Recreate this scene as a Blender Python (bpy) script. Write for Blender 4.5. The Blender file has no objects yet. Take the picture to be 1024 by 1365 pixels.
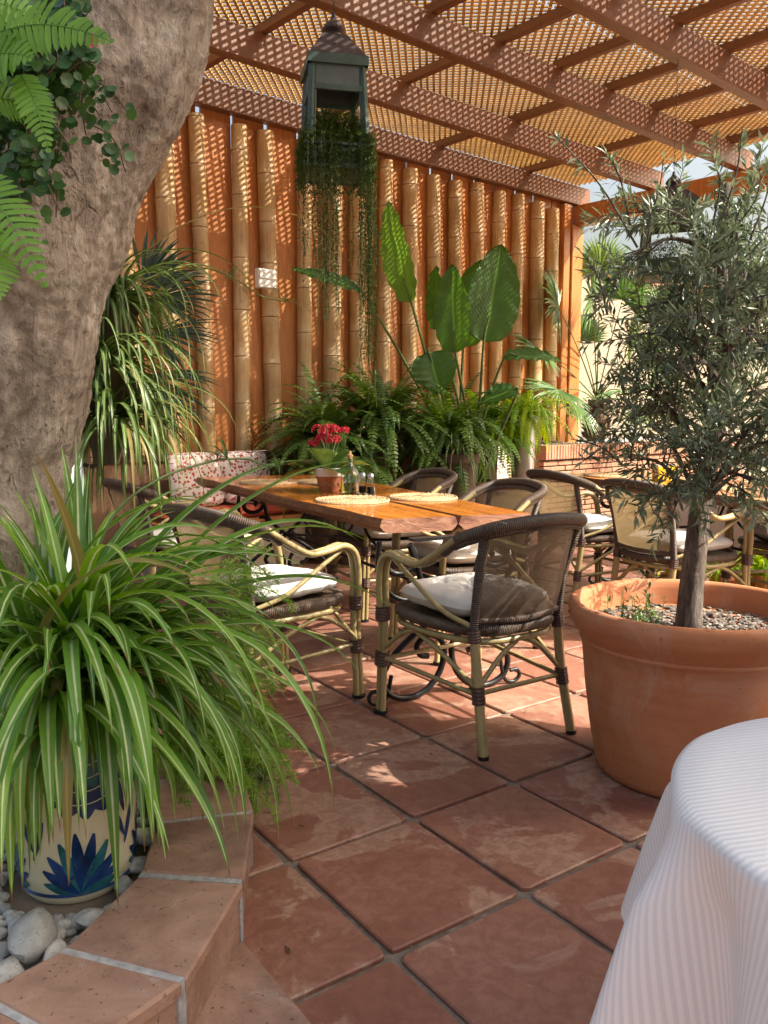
import bpy, math, random
from mathutils import Vector, Matrix, noise, Quaternion
R = math.radians
PI = math.pi
rnd = random.Random(7)
scene = bpy.context.scene
col = scene.collection

# ------------------------------------------------------------------ camera, sky, sun, exposure
FPX, HCAM = 1130.0, 1.2
PITCH = math.atan(132.5 / FPX)
cam_data = bpy.data.cameras.new("camera")
cam = bpy.data.objects.new("camera", cam_data)
col.objects.link(cam)
cam.location = (0, 0, HCAM)
cam.rotation_euler = (PI / 2 - PITCH, 0, 0)
cam_data.sensor_fit = 'VERTICAL'
cam_data.sensor_height = 24.0
cam_data.lens = 24.0 * FPX / 1365.0
cam_data.clip_start = 0.05
cam_data.clip_end = 3000
scene.camera = cam

SUN_EL, SUN_AZ = R(42), R(-8)      # azimuth measured from +X towards +Y
sdir = Vector((math.cos(SUN_EL) * math.cos(SUN_AZ), math.cos(SUN_EL) * math.sin(SUN_AZ), math.sin(SUN_EL)))
w = bpy.data.worlds.new("World")
scene.world = w
w.use_nodes = True
nt = w.node_tree
nt.nodes.clear()
out = nt.nodes.new("ShaderNodeOutputWorld")
bg = nt.nodes.new("ShaderNodeBackground")
sky = nt.nodes.new("ShaderNodeTexSky")
sky.sky_type = 'NISHITA'
sky.sun_disc = False
sky.sun_elevation = SUN_EL
sky.sun_rotation = PI / 2 - SUN_AZ
sky.air_density = 1.4
sky.dust_density = 10.0
sky.ozone_density = 0.3
bg.inputs[1].default_value = 0.15
nt.links.new(sky.outputs[0], bg.inputs[0])
nt.links.new(bg.outputs[0], out.inputs[0])
sl = bpy.data.lights.new("sun", 'SUN')
sl.energy = 4.4
sl.angle = R(0.4)
sl.color = (1.0, 0.93, 0.82)
so = bpy.data.objects.new("sun", sl)
col.objects.link(so)
so.rotation_euler = sdir.to_track_quat('Z', 'Y').to_euler()
so.location = (20, 0, 20)
scene.view_settings.view_transform = 'Standard'
scene.view_settings.look = 'None'
scene.view_settings.gamma = 1.0
scene.view_settings.exposure = 1.2
scene.cycles.use_denoising = True
scene.cycles.max_bounces = 8
scene.cycles.diffuse_bounces = 4
scene.cycles.transparent_max_bounces = 12
scene.cycles.sample_clamp_indirect = 6.0
scene.cycles.caustics_reflective = False
scene.cycles.caustics_refractive = False

# ------------------------------------------------------------------ helpers: frames
cP, sP = math.cos(PITCH), math.sin(PITCH)
def at(px, py, Y):
    """world point seen at photo pixel (px, py) at distance Y in front of the terrace edge"""
    x = (px - 512) / FPX; y = (682.5 - py) / FPX
    ry = cP + y * sP; rz = -sP + y * cP
    t = Y / ry
    return Vector((x * t, Y, HCAM + rz * t))
FA = R(48.6)
EU = Vector((math.sin(FA), math.cos(FA), 0))
EN = Vector((-math.cos(FA), math.sin(FA), 0))
def UN(u, n, z=0.0):
    return EU * u + EN * n + Vector((0, 0, z))
UN_ROT = math.atan2(EU.y, EU.x)      # rotation about z that turns +x into EU

# ------------------------------------------------------------------ helpers: mesh building
class MB:
    def __init__(s):
        s.v = []; s.f = []; s.r = []; s.a = []; s.mi = []; s.b = []
    def add(s, vs, fs, r=0.5, a=None, mi=0, b=None):
        o = len(s.v)
        s.v.extend(vs)
        s.f.extend([tuple(i + o for i in f) for f in fs])
        s.r.extend([r] * len(vs))
        s.a.extend(a if a is not None else [0.0] * len(vs))
        s.b.extend(b if b is not None else [0.0] * len(vs))
        s.mi.extend([mi] * len(fs))
    def box(s, c, size, rot=None, r=0.5, mi=0, bev=0.0):
        hx, hy, hz = size[0] / 2, size[1] / 2, size[2] / 2
        c = Vector(c)
        if bev <= 0:
            vs = [Vector((x, y, z)) for x in (-hx, hx) for y in (-hy, hy) for z in (-hz, hz)]
            fs = [(0, 1, 3, 2), (4, 6, 7, 5), (0, 4, 5, 1), (2, 3, 7, 6), (0, 2, 6, 4), (1, 5, 7, 3)]
        else:
            # chamfered box: 24 verts
            vs = []; idx = {}
            for sx in (-1, 1):
                for sy in (-1, 1):
                    for sz in (-1, 1):
                        for k in range(3):
                            p = [sx * (hx - bev), sy * (hy - bev), sz * (hz - bev)]
                            p[k] = (sx * hx, sy * hy, sz * hz)[k]
                            idx[(sx, sy, sz, k)] = len(vs); vs.append(Vector(p))
            fs = []
            for k in range(3):
                i, j = [(1, 2), (2, 0), (0, 1)][k]
                for sg in (-1, 1):
                    q = []
                    for a, b in ((-1, -1), (1, -1), (1, 1), (-1, 1)):
                        t = [0, 0, 0]; t[k] = sg; t[i] = a; t[j] = b
                        q.append(idx[(t[0], t[1], t[2], k)])
                    fs.append(tuple(q if sg > 0 else q[::-1]))
            for k in range(3):
                i, j = [(1, 2), (2, 0), (0, 1)][k]
                for a in (-1, 1):
                    for b in (-1, 1):
                        t0 = [0, 0, 0]; t1 = [0, 0, 0]
                        t0[i] = a; t0[j] = b; t0[k] = -1
                        t1[i] = a; t1[j] = b; t1[k] = 1
                        q = (idx[(*t0, i)], idx[(*t1, i)], idx[(*t1, j)], idx[(*t0, j)])
                        fs.append(q if a * b < 0 else q[::-1])
            for sx in (-1, 1):
                for sy in (-1, 1):
                    for sz in (-1, 1):
                        q = (idx[(sx, sy, sz, 0)], idx[(sx, sy, sz, 1)], idx[(sx, sy, sz, 2)])
                        fs.append(q if sx * sy * sz > 0 else q[::-1])
        if rot is not None:
            vs = [rot @ p for p in vs]
        s.add([p + c for p in vs], fs, r, mi=mi)
    def tube(s, pts, rad, n=8, r=0.5, cap=True, mi=0):
        pts = [Vector(p) for p in pts]
        m = len(pts)
        rads = rad if isinstance(rad, (list, tuple)) else [rad] * m
        t = []
        for i in range(m):
            d = pts[min(i + 1, m - 1)] - pts[max(i - 1, 0)]
            t.append(d.normalized() if d.length > 1e-9 else Vector((0, 0, 1)))
        up = Vector((0, 0, 1)) if abs(t[0].z) < 0.9 else Vector((1, 0, 0))
        x = (up - t[0] * up.dot(t[0])).normalized()
        vs = []; ac = []
        L = 0
        for i in range(m):
            if i:
                x = (x - t[i] * x.dot(t[i]))
                x = x.normalized() if x.length > 1e-6 else t[i].orthogonal().normalized()
                L += (pts[i] - pts[i - 1]).length
            y = t[i].cross(x)
            for k in range(n):
                an = 2 * PI * k / n
                vs.append(pts[i] + (x * math.cos(an) + y * math.sin(an)) * rads[i])
                ac.append(L)
        fs = []
        for i in range(m - 1):
            for k in range(n):
                k2 = (k + 1) % n
                fs.append((i * n + k, i * n + k2, (i + 1) * n + k2, (i + 1) * n + k))
        if cap:
            fs.append(tuple(range(n))[::-1])
            fs.append(tuple((m - 1) * n + k for k in range(n)))
        s.add(vs, fs, r, a=ac, mi=mi)
    def lathe(s, prof, n=32, c=(0, 0, 0), r=0.5, mi=0, fn=None):
        """prof: list of (radius, z); radius 0 closes to a point"""
        c = Vector(c)
        vs = []; rows = []
        al_ = []
        for it in prof:
            ra, z = it[0], it[1]; av = it[2] if len(it) > 2 else 0.0
            if ra < 1e-6:
                rows.append([len(vs)] * n); vs.append(c + Vector((0, 0, z))); al_.append(av)
            else:
                row = []
                for k in range(n):
                    an = 2 * PI * k / n
                    rr, zz = (fn(ra, z, an) if fn else (ra, z))
                    row.append(len(vs)); vs.append(c + Vector((rr * math.cos(an), rr * math.sin(an), zz))); al_.append(av)
                rows.append(row)
        fs = []
        for i in range(len(rows) - 1):
            for k in range(n):
                k2 = (k + 1) % n
                q = [rows[i][k], rows[i][k2], rows[i + 1][k2], rows[i + 1][k]]
                u = []
                for e in q:
                    if e not in u: u.append(e)
                if len(u) > 2: fs.append(tuple(u))
        s.add(vs, fs, r, a=al_, mi=mi)
    def build(s, name, mats, parent=None, smooth=False, loc=None):
        me = bpy.data.meshes.new(name)
        me.from_pydata([tuple(p) for p in s.v], [], s.f)
        if not isinstance(mats, (list, tuple)): mats = [mats]
        for m in mats: me.materials.append(m)
        if any(s.mi): me.polygons.foreach_set('material_index', s.mi)
        if smooth: me.polygons.foreach_set('use_smooth', [True] * len(me.polygons))
        at_ = me.attributes.new('rnd', 'FLOAT', 'POINT'); at_.data.foreach_set('value', s.r)
        at_ = me.attributes.new('ac', 'FLOAT', 'POINT'); at_.data.foreach_set('value', s.a)
        if any(s.b):
            at_ = me.attributes.new('al', 'FLOAT', 'POINT'); at_.data.foreach_set('value', s.b)
        me.update()
        if smooth:
            try: me.set_sharp_from_angle(angle=R(50))
            except Exception: pass
        o = bpy.data.objects.new(name, me)
        col.objects.link(o)
        if parent is not None: o.parent = parent
        if loc is not None: o.location = loc
        return o

def tag(o, label=None, cat=None, group=None, kind=None):
    if label: o['label'] = label
    if cat: o['category'] = cat
    if group: o['group'] = group
    if kind: o['kind'] = kind
    return o
def thing(name, label, cat, loc=(0, 0, 0), rz=0, group=None):
    o = bpy.data.objects.new(name, None)
    col.objects.link(o)
    o.empty_display_size = 0.1
    o.location = loc; o.rotation_euler = (0, 0, rz)
    return tag(o, label, cat, group)
def dup(root, loc, rz, label, group=None):
    def cp(o, par):
        c = o.copy(); col.objects.link(c)
        if par is not None: c.parent = par
        for ch in kids.get(o.name, []): cp(ch, c)
        return c
    kids = {}
    for o in list(col.objects):
        if o.parent: kids.setdefault(o.parent.name, []).append(o)
    r = cp(root, None)
    r.location = loc; r.rotation_euler = (0, 0, rz)
    r['label'] = label
    if group: r['group'] = group
    return r

def catmull(P, k=6, closed=False):
    P = [Vector(p) for p in P]
    n = len(P); o = []
    rng = n if closed else n - 1
    for i in range(rng):
        if closed:
            a, b, c, d = P[(i - 1) % n], P[i], P[(i + 1) % n], P[(i + 2) % n]
        else:
            b, c = P[i], P[i + 1]
            a = P[i - 1] if i > 0 else b * 2 - c
            d = P[i + 2] if i + 2 < n else c * 2 - b
        for j in range(k):
            t = j / k
            o.append(0.5 * ((2 * b) + (c - a) * t + (2 * a - 5 * b + 4 * c - d) * t * t + (3 * b - a - 3 * c + d) * t ** 3))
    if not closed: o.append(P[-1])
    return o

# ------------------------------------------------------------------ helpers: materials
def mat(name):
    m = bpy.data.materials.new(name); m.use_nodes = True
    n = m.node_tree; n.nodes.clear()
    o = n.nodes.new("ShaderNodeOutputMaterial")
    p = n.nodes.new("ShaderNodeBsdfPrincipled")
    n.links.new(p.outputs[0], o.inputs[0])
    return m, n, p, o
def nd(n, t, **kw):
    x = n.nodes.new(t)
    for k, v in kw.items():
        if hasattr(x, k): setattr(x, k, v)
    return x
def ramp(n, src, stops, mode='LINEAR'):
    r = n.nodes.new("ShaderNodeValToRGB")
    r.color_ramp.interpolation = mode
    e = r.color_ramp.elements
    while len(e) < len(stops): e.new(0.5)
    for i, (p, c) in enumerate(stops):
        e[i].position = p; e[i].color = (*c, 1) if len(c) == 3 else c
    n.links.new(src, r.inputs[0])
    return r.outputs[0]
def mixc(n, fac, a, b, mode='MIX'):
    x = n.nodes.new("ShaderNodeMix"); x.data_type = 'RGBA'; x.blend_type = mode
    for i, v in ((0, fac), (6, a), (7, b)):
        if hasattr(v, 'links'): n.links.new(v, x.inputs[i])
        elif isinstance(v, (int, float)): x.inputs[i].default_value = v
        else: x.inputs[i].default_value = (*v, 1) if len(v) == 3 else v
    return x.outputs[2]
def mth(n, op, a, b=None, c=None):
    x = n.nodes.new("ShaderNodeMath"); x.operation = op
    for i, v in enumerate((a, b, c)):
        if v is None: continue
        if hasattr(v, 'links'): n.links.new(v, x.inputs[i])
        else: x.inputs[i].default_value = v
    return x.outputs[0]
def coords(n, kind='Object', scale=(1, 1, 1), rot=(0, 0, 0)):
    t = n.nodes.new("ShaderNodeTexCoord")
    m = n.nodes.new("ShaderNodeMapping")
    m.inputs['Scale'].default_value = scale
    m.inputs['Rotation'].default_value = rot
    n.links.new(t.outputs[kind], m.inputs[0])
    return m.outputs[0]
def nz(n, vec, scale=5, detail=4, rough=0.55, dist=0.0):
    x = n.nodes.new("ShaderNodeTexNoise")
    x.inputs['Scale'].default_value = scale; x.inputs['Detail'].default_value = detail
    x.inputs['Roughness'].default_value = rough; x.inputs['Distortion'].default_value = dist
    if vec is not None: n.links.new(vec, x.inputs['Vector'])
    return x.outputs[0]
def attr(n, name='rnd'):
    x = n.nodes.new("ShaderNodeAttribute"); x.attribute_name = name
    return x.outputs['Fac']
def bump(n, p, h, strength=0.4, dist=0.01):
    b = n.nodes.new("ShaderNodeBump")
    b.inputs['Strength'].default_value = strength; b.inputs['Distance'].default_value = dist
    n.links.new(h, b.inputs['Height']); n.links.new(b.outputs[0], p.inputs['Normal'])
def setp(p, **kw):
    names = dict(base='Base Color', rough='Roughness', metal='Metallic', spec='Specular IOR Level', trans='Transmission Weight', ior='IOR', coat='Coat Weight', sheen='Sheen Weight')
    for k, v in kw.items():
        i = p.inputs[names[k]]
        i.default_value = (*v, 1) if isinstance(v, tuple) and len(v) == 3 else v
def L(n, a, b): n.links.new(a, b)

def simple(name, c, rough=0.5, metal=0.0, var=0.15, scale=12, bstr=0.15, spec=0.5, coat=0.0):
    m, n, p, o = mat(name)
    v = coords(n)
    f = nz(n, v, scale, 5)
    c0 = tuple(x * (1 - var) for x in c); c1 = tuple(min(1, x * (1 + var)) for x in c)
    L(n, ramp(n, f, [(0.3, c0), (0.7, c1)]), p.inputs['Base Color'])
    setp(p, rough=rough, metal=metal, spec=spec, coat=coat)
    if bstr: bump(n, p, nz(n, v, scale * 5, 3), bstr, 0.003)
    return m

def wood(name, dark, light, axis_scale=(2, 2, 14), rough=0.5, knots=True, coat=0.0, spec=0.4):
    """grain stretched along the axis with the smallest scale; per-piece tone from attribute rnd"""
    m, n, p, o = mat(name)
    v = coords(n, 'Object', axis_scale)
    d = nz(n, v, 2.2, 5, 0.6, 1.2)
    f = nz(n, v, 9, 6, 0.65, 0.6)
    g = mth(n, 'ADD', mth(n, 'MULTIPLY', d, 0.6), mth(n, 'MULTIPLY', f, 0.4))
    c = ramp(n, g, [(0.32, dark), (0.5, tuple((a + b) / 2 for a, b in zip(dark, light))), (0.68, light)])
    r_ = attr(n)
    c = mixc(n, mth(n, 'MULTIPLY', r_, 0.55), c, tuple(x * 0.55 for x in dark), 'MIX')
    if knots:
        vv = n.nodes.new("ShaderNodeTexVoronoi"); vv.inputs['Scale'].default_value = 2.6
        L(n, coords(n, 'Object', tuple(0.35 + 0.09 * a for a in axis_scale)), vv.inputs['Vector'])
        k = ramp(n, vv.outputs['Distance'], [(0.03, (1, 1, 1)), (0.10, (0, 0, 0))])
        c = mixc(n, mth(n, 'MULTIPLY', k, 0.75), c, tuple(x * 0.3 for x in dark))
    L(n, c, p.inputs['Base Color'])
    setp(p, rough=rough, coat=coat, spec=spec)
    bump(n, p, f, 0.2, 0.004)
    return m

def leaf(name, c_dark, c_light, trans=0.35, rough=0.42, stripe=None, sw=(0.12, 0.3), tcol=None, vein=0.0, spec=0.5):
    m, n, p, o = mat(name)
    r_ = attr(n)
    v = coords(n)
    f = nz(n, v, 30, 3)
    k = mth(n, 'ADD', mth(n, 'MULTIPLY', r_, 0.75), mth(n, 'MULTIPLY', f, 0.35))
    c = ramp(n, k, [(0.15, c_dark), (0.85, c_light)])
    ac = mth(n, 'ABSOLUTE', attr(n, 'ac'))
    if stripe:
        st = ramp(n, ac, [(sw[0], (1, 1, 1)), (sw[1], (0, 0, 0))])
        c = mixc(n, mth(n, 'MULTIPLY', st, mth(n, 'ADD', 0.55, mth(n, 'MULTIPLY', f, 0.6))), c, stripe)
        tip = mth(n, 'MULTIPLY', ramp(n, attr(n, 'al'), [(0.93, (0, 0, 0)), (0.975, (1, 1, 1))]), ramp(n, mth(n, 'FRACT', mth(n, 'MULTIPLY', r_, 17.3)), [(0.35, (0, 0, 0)), (0.40, (1, 1, 1))]))
        c = mixc(n, tip, c, (0.16, 0.085, 0.035))
        old = ramp(n, mth(n, 'FRACT', mth(n, 'MULTIPLY', r_, 91.7)), [(0.955, (0, 0, 0)), (0.96, (0.75, 0.75, 0.75))], 'CONSTANT')
        c = mixc(n, old, c, (0.30, 0.22, 0.08))
    if vein:
        al = attr(n, 'al')
        wv = mth(n, 'SINE', mth(n, 'MULTIPLY', mth(n, 'ADD', al, mth(n, 'MULTIPLY', ac, -0.25)), 150))
        mid = ramp(n, ac, [(0.03, (1, 1, 1)), (0.07, (0, 0, 0))])
        c = mixc(n, mth(n, 'MULTIPLY', mid, 0.6), c, tuple(min(1, x * 1.9) for x in c_light))
        bump(n, p, wv, vein, 0.004)
    L(n, c, p.inputs['Base Color'])
    setp(p, rough=rough, spec=spec)
    t = n.nodes.new("ShaderNodeBsdfTranslucent")
    hs = n.nodes.new("ShaderNodeHueSaturation"); hs.inputs['Saturation'].default_value = 1.15; hs.inputs['Value'].default_value = 1.5
    hs.inputs['Hue'].default_value = 0.485
    L(n, c, hs.inputs['Color'])
    L(n, hs.outputs[0], t.inputs[0])
    mx = n.nodes.new("ShaderNodeMixShader"); mx.inputs[0].default_value = trans
    L(n, p.outputs[0], mx.inputs[1]); L(n, t.outputs[0], mx.inputs[2]); L(n, mx.outputs[0], o.inputs[0])
    return m

M = {}
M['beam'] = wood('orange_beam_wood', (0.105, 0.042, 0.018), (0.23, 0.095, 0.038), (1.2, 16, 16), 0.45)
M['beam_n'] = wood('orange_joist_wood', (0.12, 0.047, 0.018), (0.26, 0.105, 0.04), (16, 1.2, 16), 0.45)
M['plank'] = wood('orange_plank_wood', (0.36, 0.125, 0.032), (0.62, 0.26, 0.08), (14, 14, 1.0), 0.42)
M['lattice'] = wood('lattice_wood', (0.50, 0.30, 0.085), (0.68, 0.46, 0.16), (6, 6, 6), 0.6, knots=False)
M['greywood'] = wood('weathered_wood', (0.10, 0.05, 0.03), (0.17, 0.09, 0.05), (1.5, 14, 14), 0.7)
M['slab'] = wood('varnished_slab_wood', (0.20, 0.045, 0.008), (0.82, 0.31, 0.05), (9, 1.0, 9), 0.22, knots=True, coat=0.2)
def mk_slab_edge():
    m, n, p, o = mat('live_edge_bark')
    v = coords(n, 'Object', (6, 3, 14))
    f = nz(n, v, 3.5, 8, 0.7, 1.5)
    L(n, ramp(n, f, [(0.3, (0.045, 0.018, 0.008)), (0.52, (0.16, 0.06, 0.022)), (0.72, (0.34, 0.14, 0.06))]), p.inputs['Base Color'])
    setp(p, rough=0.3)
    bump(n, p, f, 0.7, 0.015)
    return m
M['slab_edge'] = mk_slab_edge()
def mk_endgrain():
    m, n, p, o = mat('end_grain_wood')
    v = coords(n, 'Object', (1.5, 8, 5))
    f = nz(n, v, 5, 8, 0.7, 1.0)
    L(n, ramp(n, f, [(0.3, (0.13, 0.055, 0.035)), (0.5, (0.34, 0.16, 0.10)), (0.7, (0.5, 0.27, 0.18))]), p.inputs['Base Color'])
    setp(p, rough=0.5); bump(n, p, f, 0.6, 0.01)
    return m
M['endgrain'] = mk_endgrain()
def mk_bamboo(name, a, b, node):
    m, n, p, o = mat(name)
    v = coords(n, 'Object', (10, 10, 0.8))
    f = nz(n, v, 4, 5, 0.6, 0.4)
    r_ = attr(n)
    c = ramp(n, f, [(0.3, a), (0.7, b)])
    c = mixc(n, mth(n, 'MULTIPLY', r_, 0.5), c, (a[0] * 0.8, a[1] * 0.62, a[2] * 0.45))
    spots = nz(n, coords(n), 26, 2)
    c = mixc(n, ramp(n, spots, [(0.66, (0, 0, 0)), (0.74, (0.8, 0.8, 0.8))]), c, tuple(x * 0.35 for x in a))
    if node:
        ac_ = attr(n, 'ac')
        c = mixc(n, ramp(n, ac_, [(0.25, (0, 0, 0)), (0.75, (0.85, 0.85, 0.85))]), c, (0.06, 0.035, 0.018))
        c = mixc(n, ramp(n, mth(n, 'MULTIPLY', ac_, -1.0), [(0.2, (0, 0, 0)), (0.6, (0.4, 0.4, 0.4))]), c, (0.72, 0.60, 0.40))
        wt = nz(n, coords(n, 'Object', (3, 3, 1.2)), 2.4, 6, 0.65, 0.5)
        c = mixc(n, ramp(n, wt, [(0.5, (0, 0, 0)), (0.68, (0.6, 0.6, 0.6))]), c, (0.30, 0.19, 0.09))
    L(n, c, p.inputs['Base Color'])
    setp(p, rough=0.38)
    bump(n, p, f, 0.12, 0.004)
    return m
M['bamboo'] = mk_bamboo('dry_bamboo', (0.43, 0.28, 0.125), (0.66, 0.47, 0.235), True)
M['cane'] = mk_bamboo('olive_cane', (0.27, 0.22, 0.095), (0.42, 0.35, 0.17), None)
def mk_wicker():
    m, n, p, o = mat('brown_wicker')
    a = attr(n, 'ac')
    v = coords(n)
    wv = mth(n, 'SINE', mth(n, 'MULTIPLY', a, 900))
    f = nz(n, v, 60, 3)
    c = ramp(n, mth(n, 'ADD', mth(n, 'MULTIPLY', wv, 0.25), f), [(0.25, (0.035, 0.022, 0.015)), (0.75, (0.12, 0.082, 0.058))])
    L(n, c, p.inputs['Base Color']); setp(p, rough=0.45)
    bump(n, p, wv, 0.6, 0.004)
    return m
M['wicker'] = mk_wicker()
M['binding'] = simple('brown_binding', (0.07, 0.035, 0.025), 0.5, var=0.3, scale=60)
def mk_mesh():
    m, n, p, o = mat('woven_mesh_fabric')
    v = coords(n, 'Object', (1, 1, 1))
    sx = n.nodes.new("ShaderNodeSeparateXYZ"); L(n, v, sx.inputs[0])
    a = mth(n, 'SINE', mth(n, 'MULTIPLY', sx.outputs[0], 1500))
    b = mth(n, 'SINE', mth(n, 'MULTIPLY', sx.outputs[2], 1500))
    k = mth(n, 'MAXIMUM', a, b)
    f = nz(n, v, 30, 3)
    c = ramp(n, f, [(0.3, (0.052, 0.036, 0.027)), (0.7, (0.095, 0.066, 0.047))])
    L(n, c, p.inputs['Base Color']); setp(p, rough=0.6)
    t = n.nodes.new("ShaderNodeBsdfTransparent")
    tl = n.nodes.new("ShaderNodeBsdfTranslucent"); tl.inputs[0].default_value = (0.62, 0.45, 0.22, 1)
    m1 = n.nodes.new("ShaderNodeMixShader"); m1.inputs[0].default_value = 0.13
    L(n, p.outputs[0], m1.inputs[1]); L(n, tl.outputs[0], m1.inputs[2])
    m2 = n.nodes.new("ShaderNodeMixShader")
    L(n, ramp(n, mth(n, 'ADD', mth(n, 'MULTIPLY', k, 0.5), 0.5), [(0.36, (0.65, 0.65, 0.65)), (0.43, (0, 0, 0))]), m2.inputs[0])
    L(n, m1.outputs[0], m2.inputs[1]); L(n, t.outputs[0], m2.inputs[2]); L(n, m2.outputs[0], o.inputs[0])
    return m
M['mesh'] = mk_mesh()
def mk_fabric(name, c, rough=0.9, scale=400, b=0.15):
    m, n, p, o = mat(name)
    v = coords(n)
    f = nz(n, v, 9, 4)
    L(n, ramp(n, f, [(0.3, tuple(x * 0.86 for x in c)), (0.7, c)]), p.inputs['Base Color'])
    setp(p, rough=rough, spec=0.2)
    bump(n, p, mth(n, 'ADD', nz(n, v, scale, 2), mth(n, 'MULTIPLY', nz(n, v, 14, 3), 2.0)), b, 0.006)
    return m
M['cushion'] = mk_fabric('offwhite_canvas', (0.66, 0.64, 0.60), b=0.3)
M['redpad'] = mk_fabric('red_canvas', (0.45, 0.09, 0.05))
def mk_floral():
    m, n, p, o = mat('floral_fabric')
    v = coords(n, 'Object', (1, 1, 1))
    vo = n.nodes.new("ShaderNodeTexVoronoi"); vo.inputs['Scale'].default_value = 34; vo.inputs['Randomness'].default_value = 0.75
    L(n, v, vo.inputs['Vector'])
    f = nz(n, v, 70, 3)
    d = mth(n, 'ADD', vo.outputs['Distance'], mth(n, 'MULTIPLY', mth(n, 'SUBTRACT', f, 0.5), 0.7))
    k = ramp(n, d, [(0.36, (1, 1, 1)), (0.42, (0, 0, 0))])
    pal = ramp(n, vo.outputs['Color'], [(0.3, (0.42, 0.06, 0.05)), (0.55, (0.32, 0.08, 0.10)), (0.75, (0.14, 0.16, 0.08))], 'CONSTANT')
    c = mixc(n, k, (0.66, 0.58, 0.53), pal)
    L(n, c, p.inputs['Base Color']); setp(p, rough=0.9, spec=0.2)
    return m
M['floral'] = mk_floral()
M['iron'] = simple('wrought_iron', (0.018, 0.018, 0.02), 0.42, 0.5, 0.3, 30, 0.2)
M['lantern'] = simple('green_painted_metal', (0.042, 0.075, 0.058), 0.5, 0.0, 0.45, 9, 0.2)
M['lantern_cap'] = simple('rusty_brown_metal', (0.045, 0.028, 0.024), 0.5, 0.2, 0.4, 14, 0.25)
M['lantern_grey'] = simple('grey_zinc_panel', (0.09, 0.105, 0.10), 0.45, 0.2, 0.35, 10, 0.2)
M['white_plastic'] = simple('white_plastic', (0.72, 0.72, 0.70), 0.4, var=0.03)
M['straw'] = None
def mk_straw():
    m, n, p, o = mat('woven_straw')
    v = coords(n)
    f = nz(n, v, 120, 4)
    g = nz(n, v, 25, 3)
    c = ramp(n, mth(n, 'ADD', mth(n, 'MULTIPLY', f, .6), mth(n, 'MULTIPLY', g, .4)), [(0.3, (0.25, 0.15, 0.065)), (0.65, (0.58, 0.43, 0.25))])
    L(n, c, p.inputs['Base Color']); setp(p, rough=0.8, spec=.2)
    bump(n, p, f, 0.8, 0.004)
    return m
M['straw'] = mk_straw()
def mk_glass(name, c, rough=0.02):
    m, n, p, o = mat(name)
    setp(p, base=c, rough=rough, trans=1.0, ior=1.45)
    return m
M['glass'] = mk_glass('clear_glass', (0.95, 0.97, 0.95))
M['oil'] = mk_glass('olive_oil', (0.90, 0.62, 0.04), 0.05)
M['cork'] = simple('cork', (0.45, 0.28, 0.14), 0.8, scale=60)
M['salt'] = simple('white_salt', (0.8, 0.8, 0.8), 0.8, var=0.05, scale=90)
M['chrome'] = simple('steel_cap', (0.6, 0.6, 0.6), 0.25, 1.0, 0.05)
def mk_terracotta(name, a, b, streak=0.3, rough=0.75):
    m, n, p, o = mat(name)
    v = coords(n)
    f = nz(n, v, 3, 6, 0.6, 0.5)
    g = nz(n, coords(n, 'Object', (3, 3, 22)), 2, 4)
    k = mth(n, 'ADD', mth(n, 'MULTIPLY', f, 0.65), mth(n, 'MULTIPLY', g, 0.35))
    c = ramp(n, k, [(0.32, a), (0.68, b)])
    lb = nz(n, coords(n, 'Object', (2.5, 2.5, 1.6)), 2.2, 8, 0.68, 0.8)
    c = mixc(n, ramp(n, lb, [(0.50, (0, 0, 0)), (0.68, (0.42, 0.42, 0.42))]), c, (0.54, 0.36, 0.26))
    sp = nz(n, v, 70, 2)
    c = mixc(n, ramp(n, sp, [(0.66, (0, 0, 0)), (0.76, (0.6, 0.6, 0.6))]), c, tuple(x * 0.5 for x in a))
    L(n, c, p.inputs['Base Color']); setp(p, rough=rough, spec=0.3)
    bump(n, p, mth(n, 'ADD', nz(n, v, 60, 5), mth(n, 'MULTIPLY', g, 0.8)), 0.12, 0.004)
    return m
def mk_worn(name, a, b, rough=0.75):
    m, n, p, o = mat(name)
    v = coords(n)
    cmb = n.nodes.new("ShaderNodeCombineXYZ"); L(n, mth(n, 'MULTIPLY', attr(n), 31.0), cmb.inputs[2])
    va = n.nodes.new("ShaderNodeVectorMath"); va.operation = 'ADD'; L(n, v, va.inputs[0]); L(n, cmb.outputs[0], va.inputs[1]); vv = va.outputs[0]
    f = nz(n, vv, 6, 8, 0.65, 0.8)
    c = ramp(n, f, [(0.34, a), (0.5, tuple((x + y) / 2 for x, y in zip(a, b))), (0.66, b)])
    st = nz(n, vv, 3.2, 6, 0.7, 0.6)
    c = mixc(n, ramp(n, st, [(0.54, (0, 0, 0)), (0.68, (0.6, 0.6, 0.6))]), c, (0.13, 0.085, 0.065))
    lime = nz(n, vv, 9, 7, 0.72, 0.5)
    c = mixc(n, ramp(n, lime, [(0.56, (0, 0, 0)), (0.70, (0.55, 0.55, 0.55))]), c, (0.44, 0.36, 0.30))
    sp = nz(n, v, 85, 3, 0.6)
    c = mixc(n, ramp(n, sp, [(0.63, (0, 0, 0)), (0.70, (0.8, 0.8, 0.8))]), c, (0.085, 0.05, 0.035))
    L(n, c, p.inputs['Base Color']); setp(p, rough=rough, spec=0.3)
    bump(n, p, mth(n, 'ADD', f, mth(n, 'MULTIPLY', nz(n, v, 70, 5, 0.65), 0.5)), 0.35, 0.006)
    return m
M['pot'] = mk_terracotta('terracotta_pot', (0.40, 0.142, 0.062), (0.54, 0.225, 0.105))
M['pot_small'] = mk_terracotta('small_terracotta', (0.38, 0.13, 0.06), (0.55, 0.22, 0.11))
M['brick'] = mk_terracotta('thin_brick', (0.27, 0.135, 0.08), (0.40, 0.225, 0.145))
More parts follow.
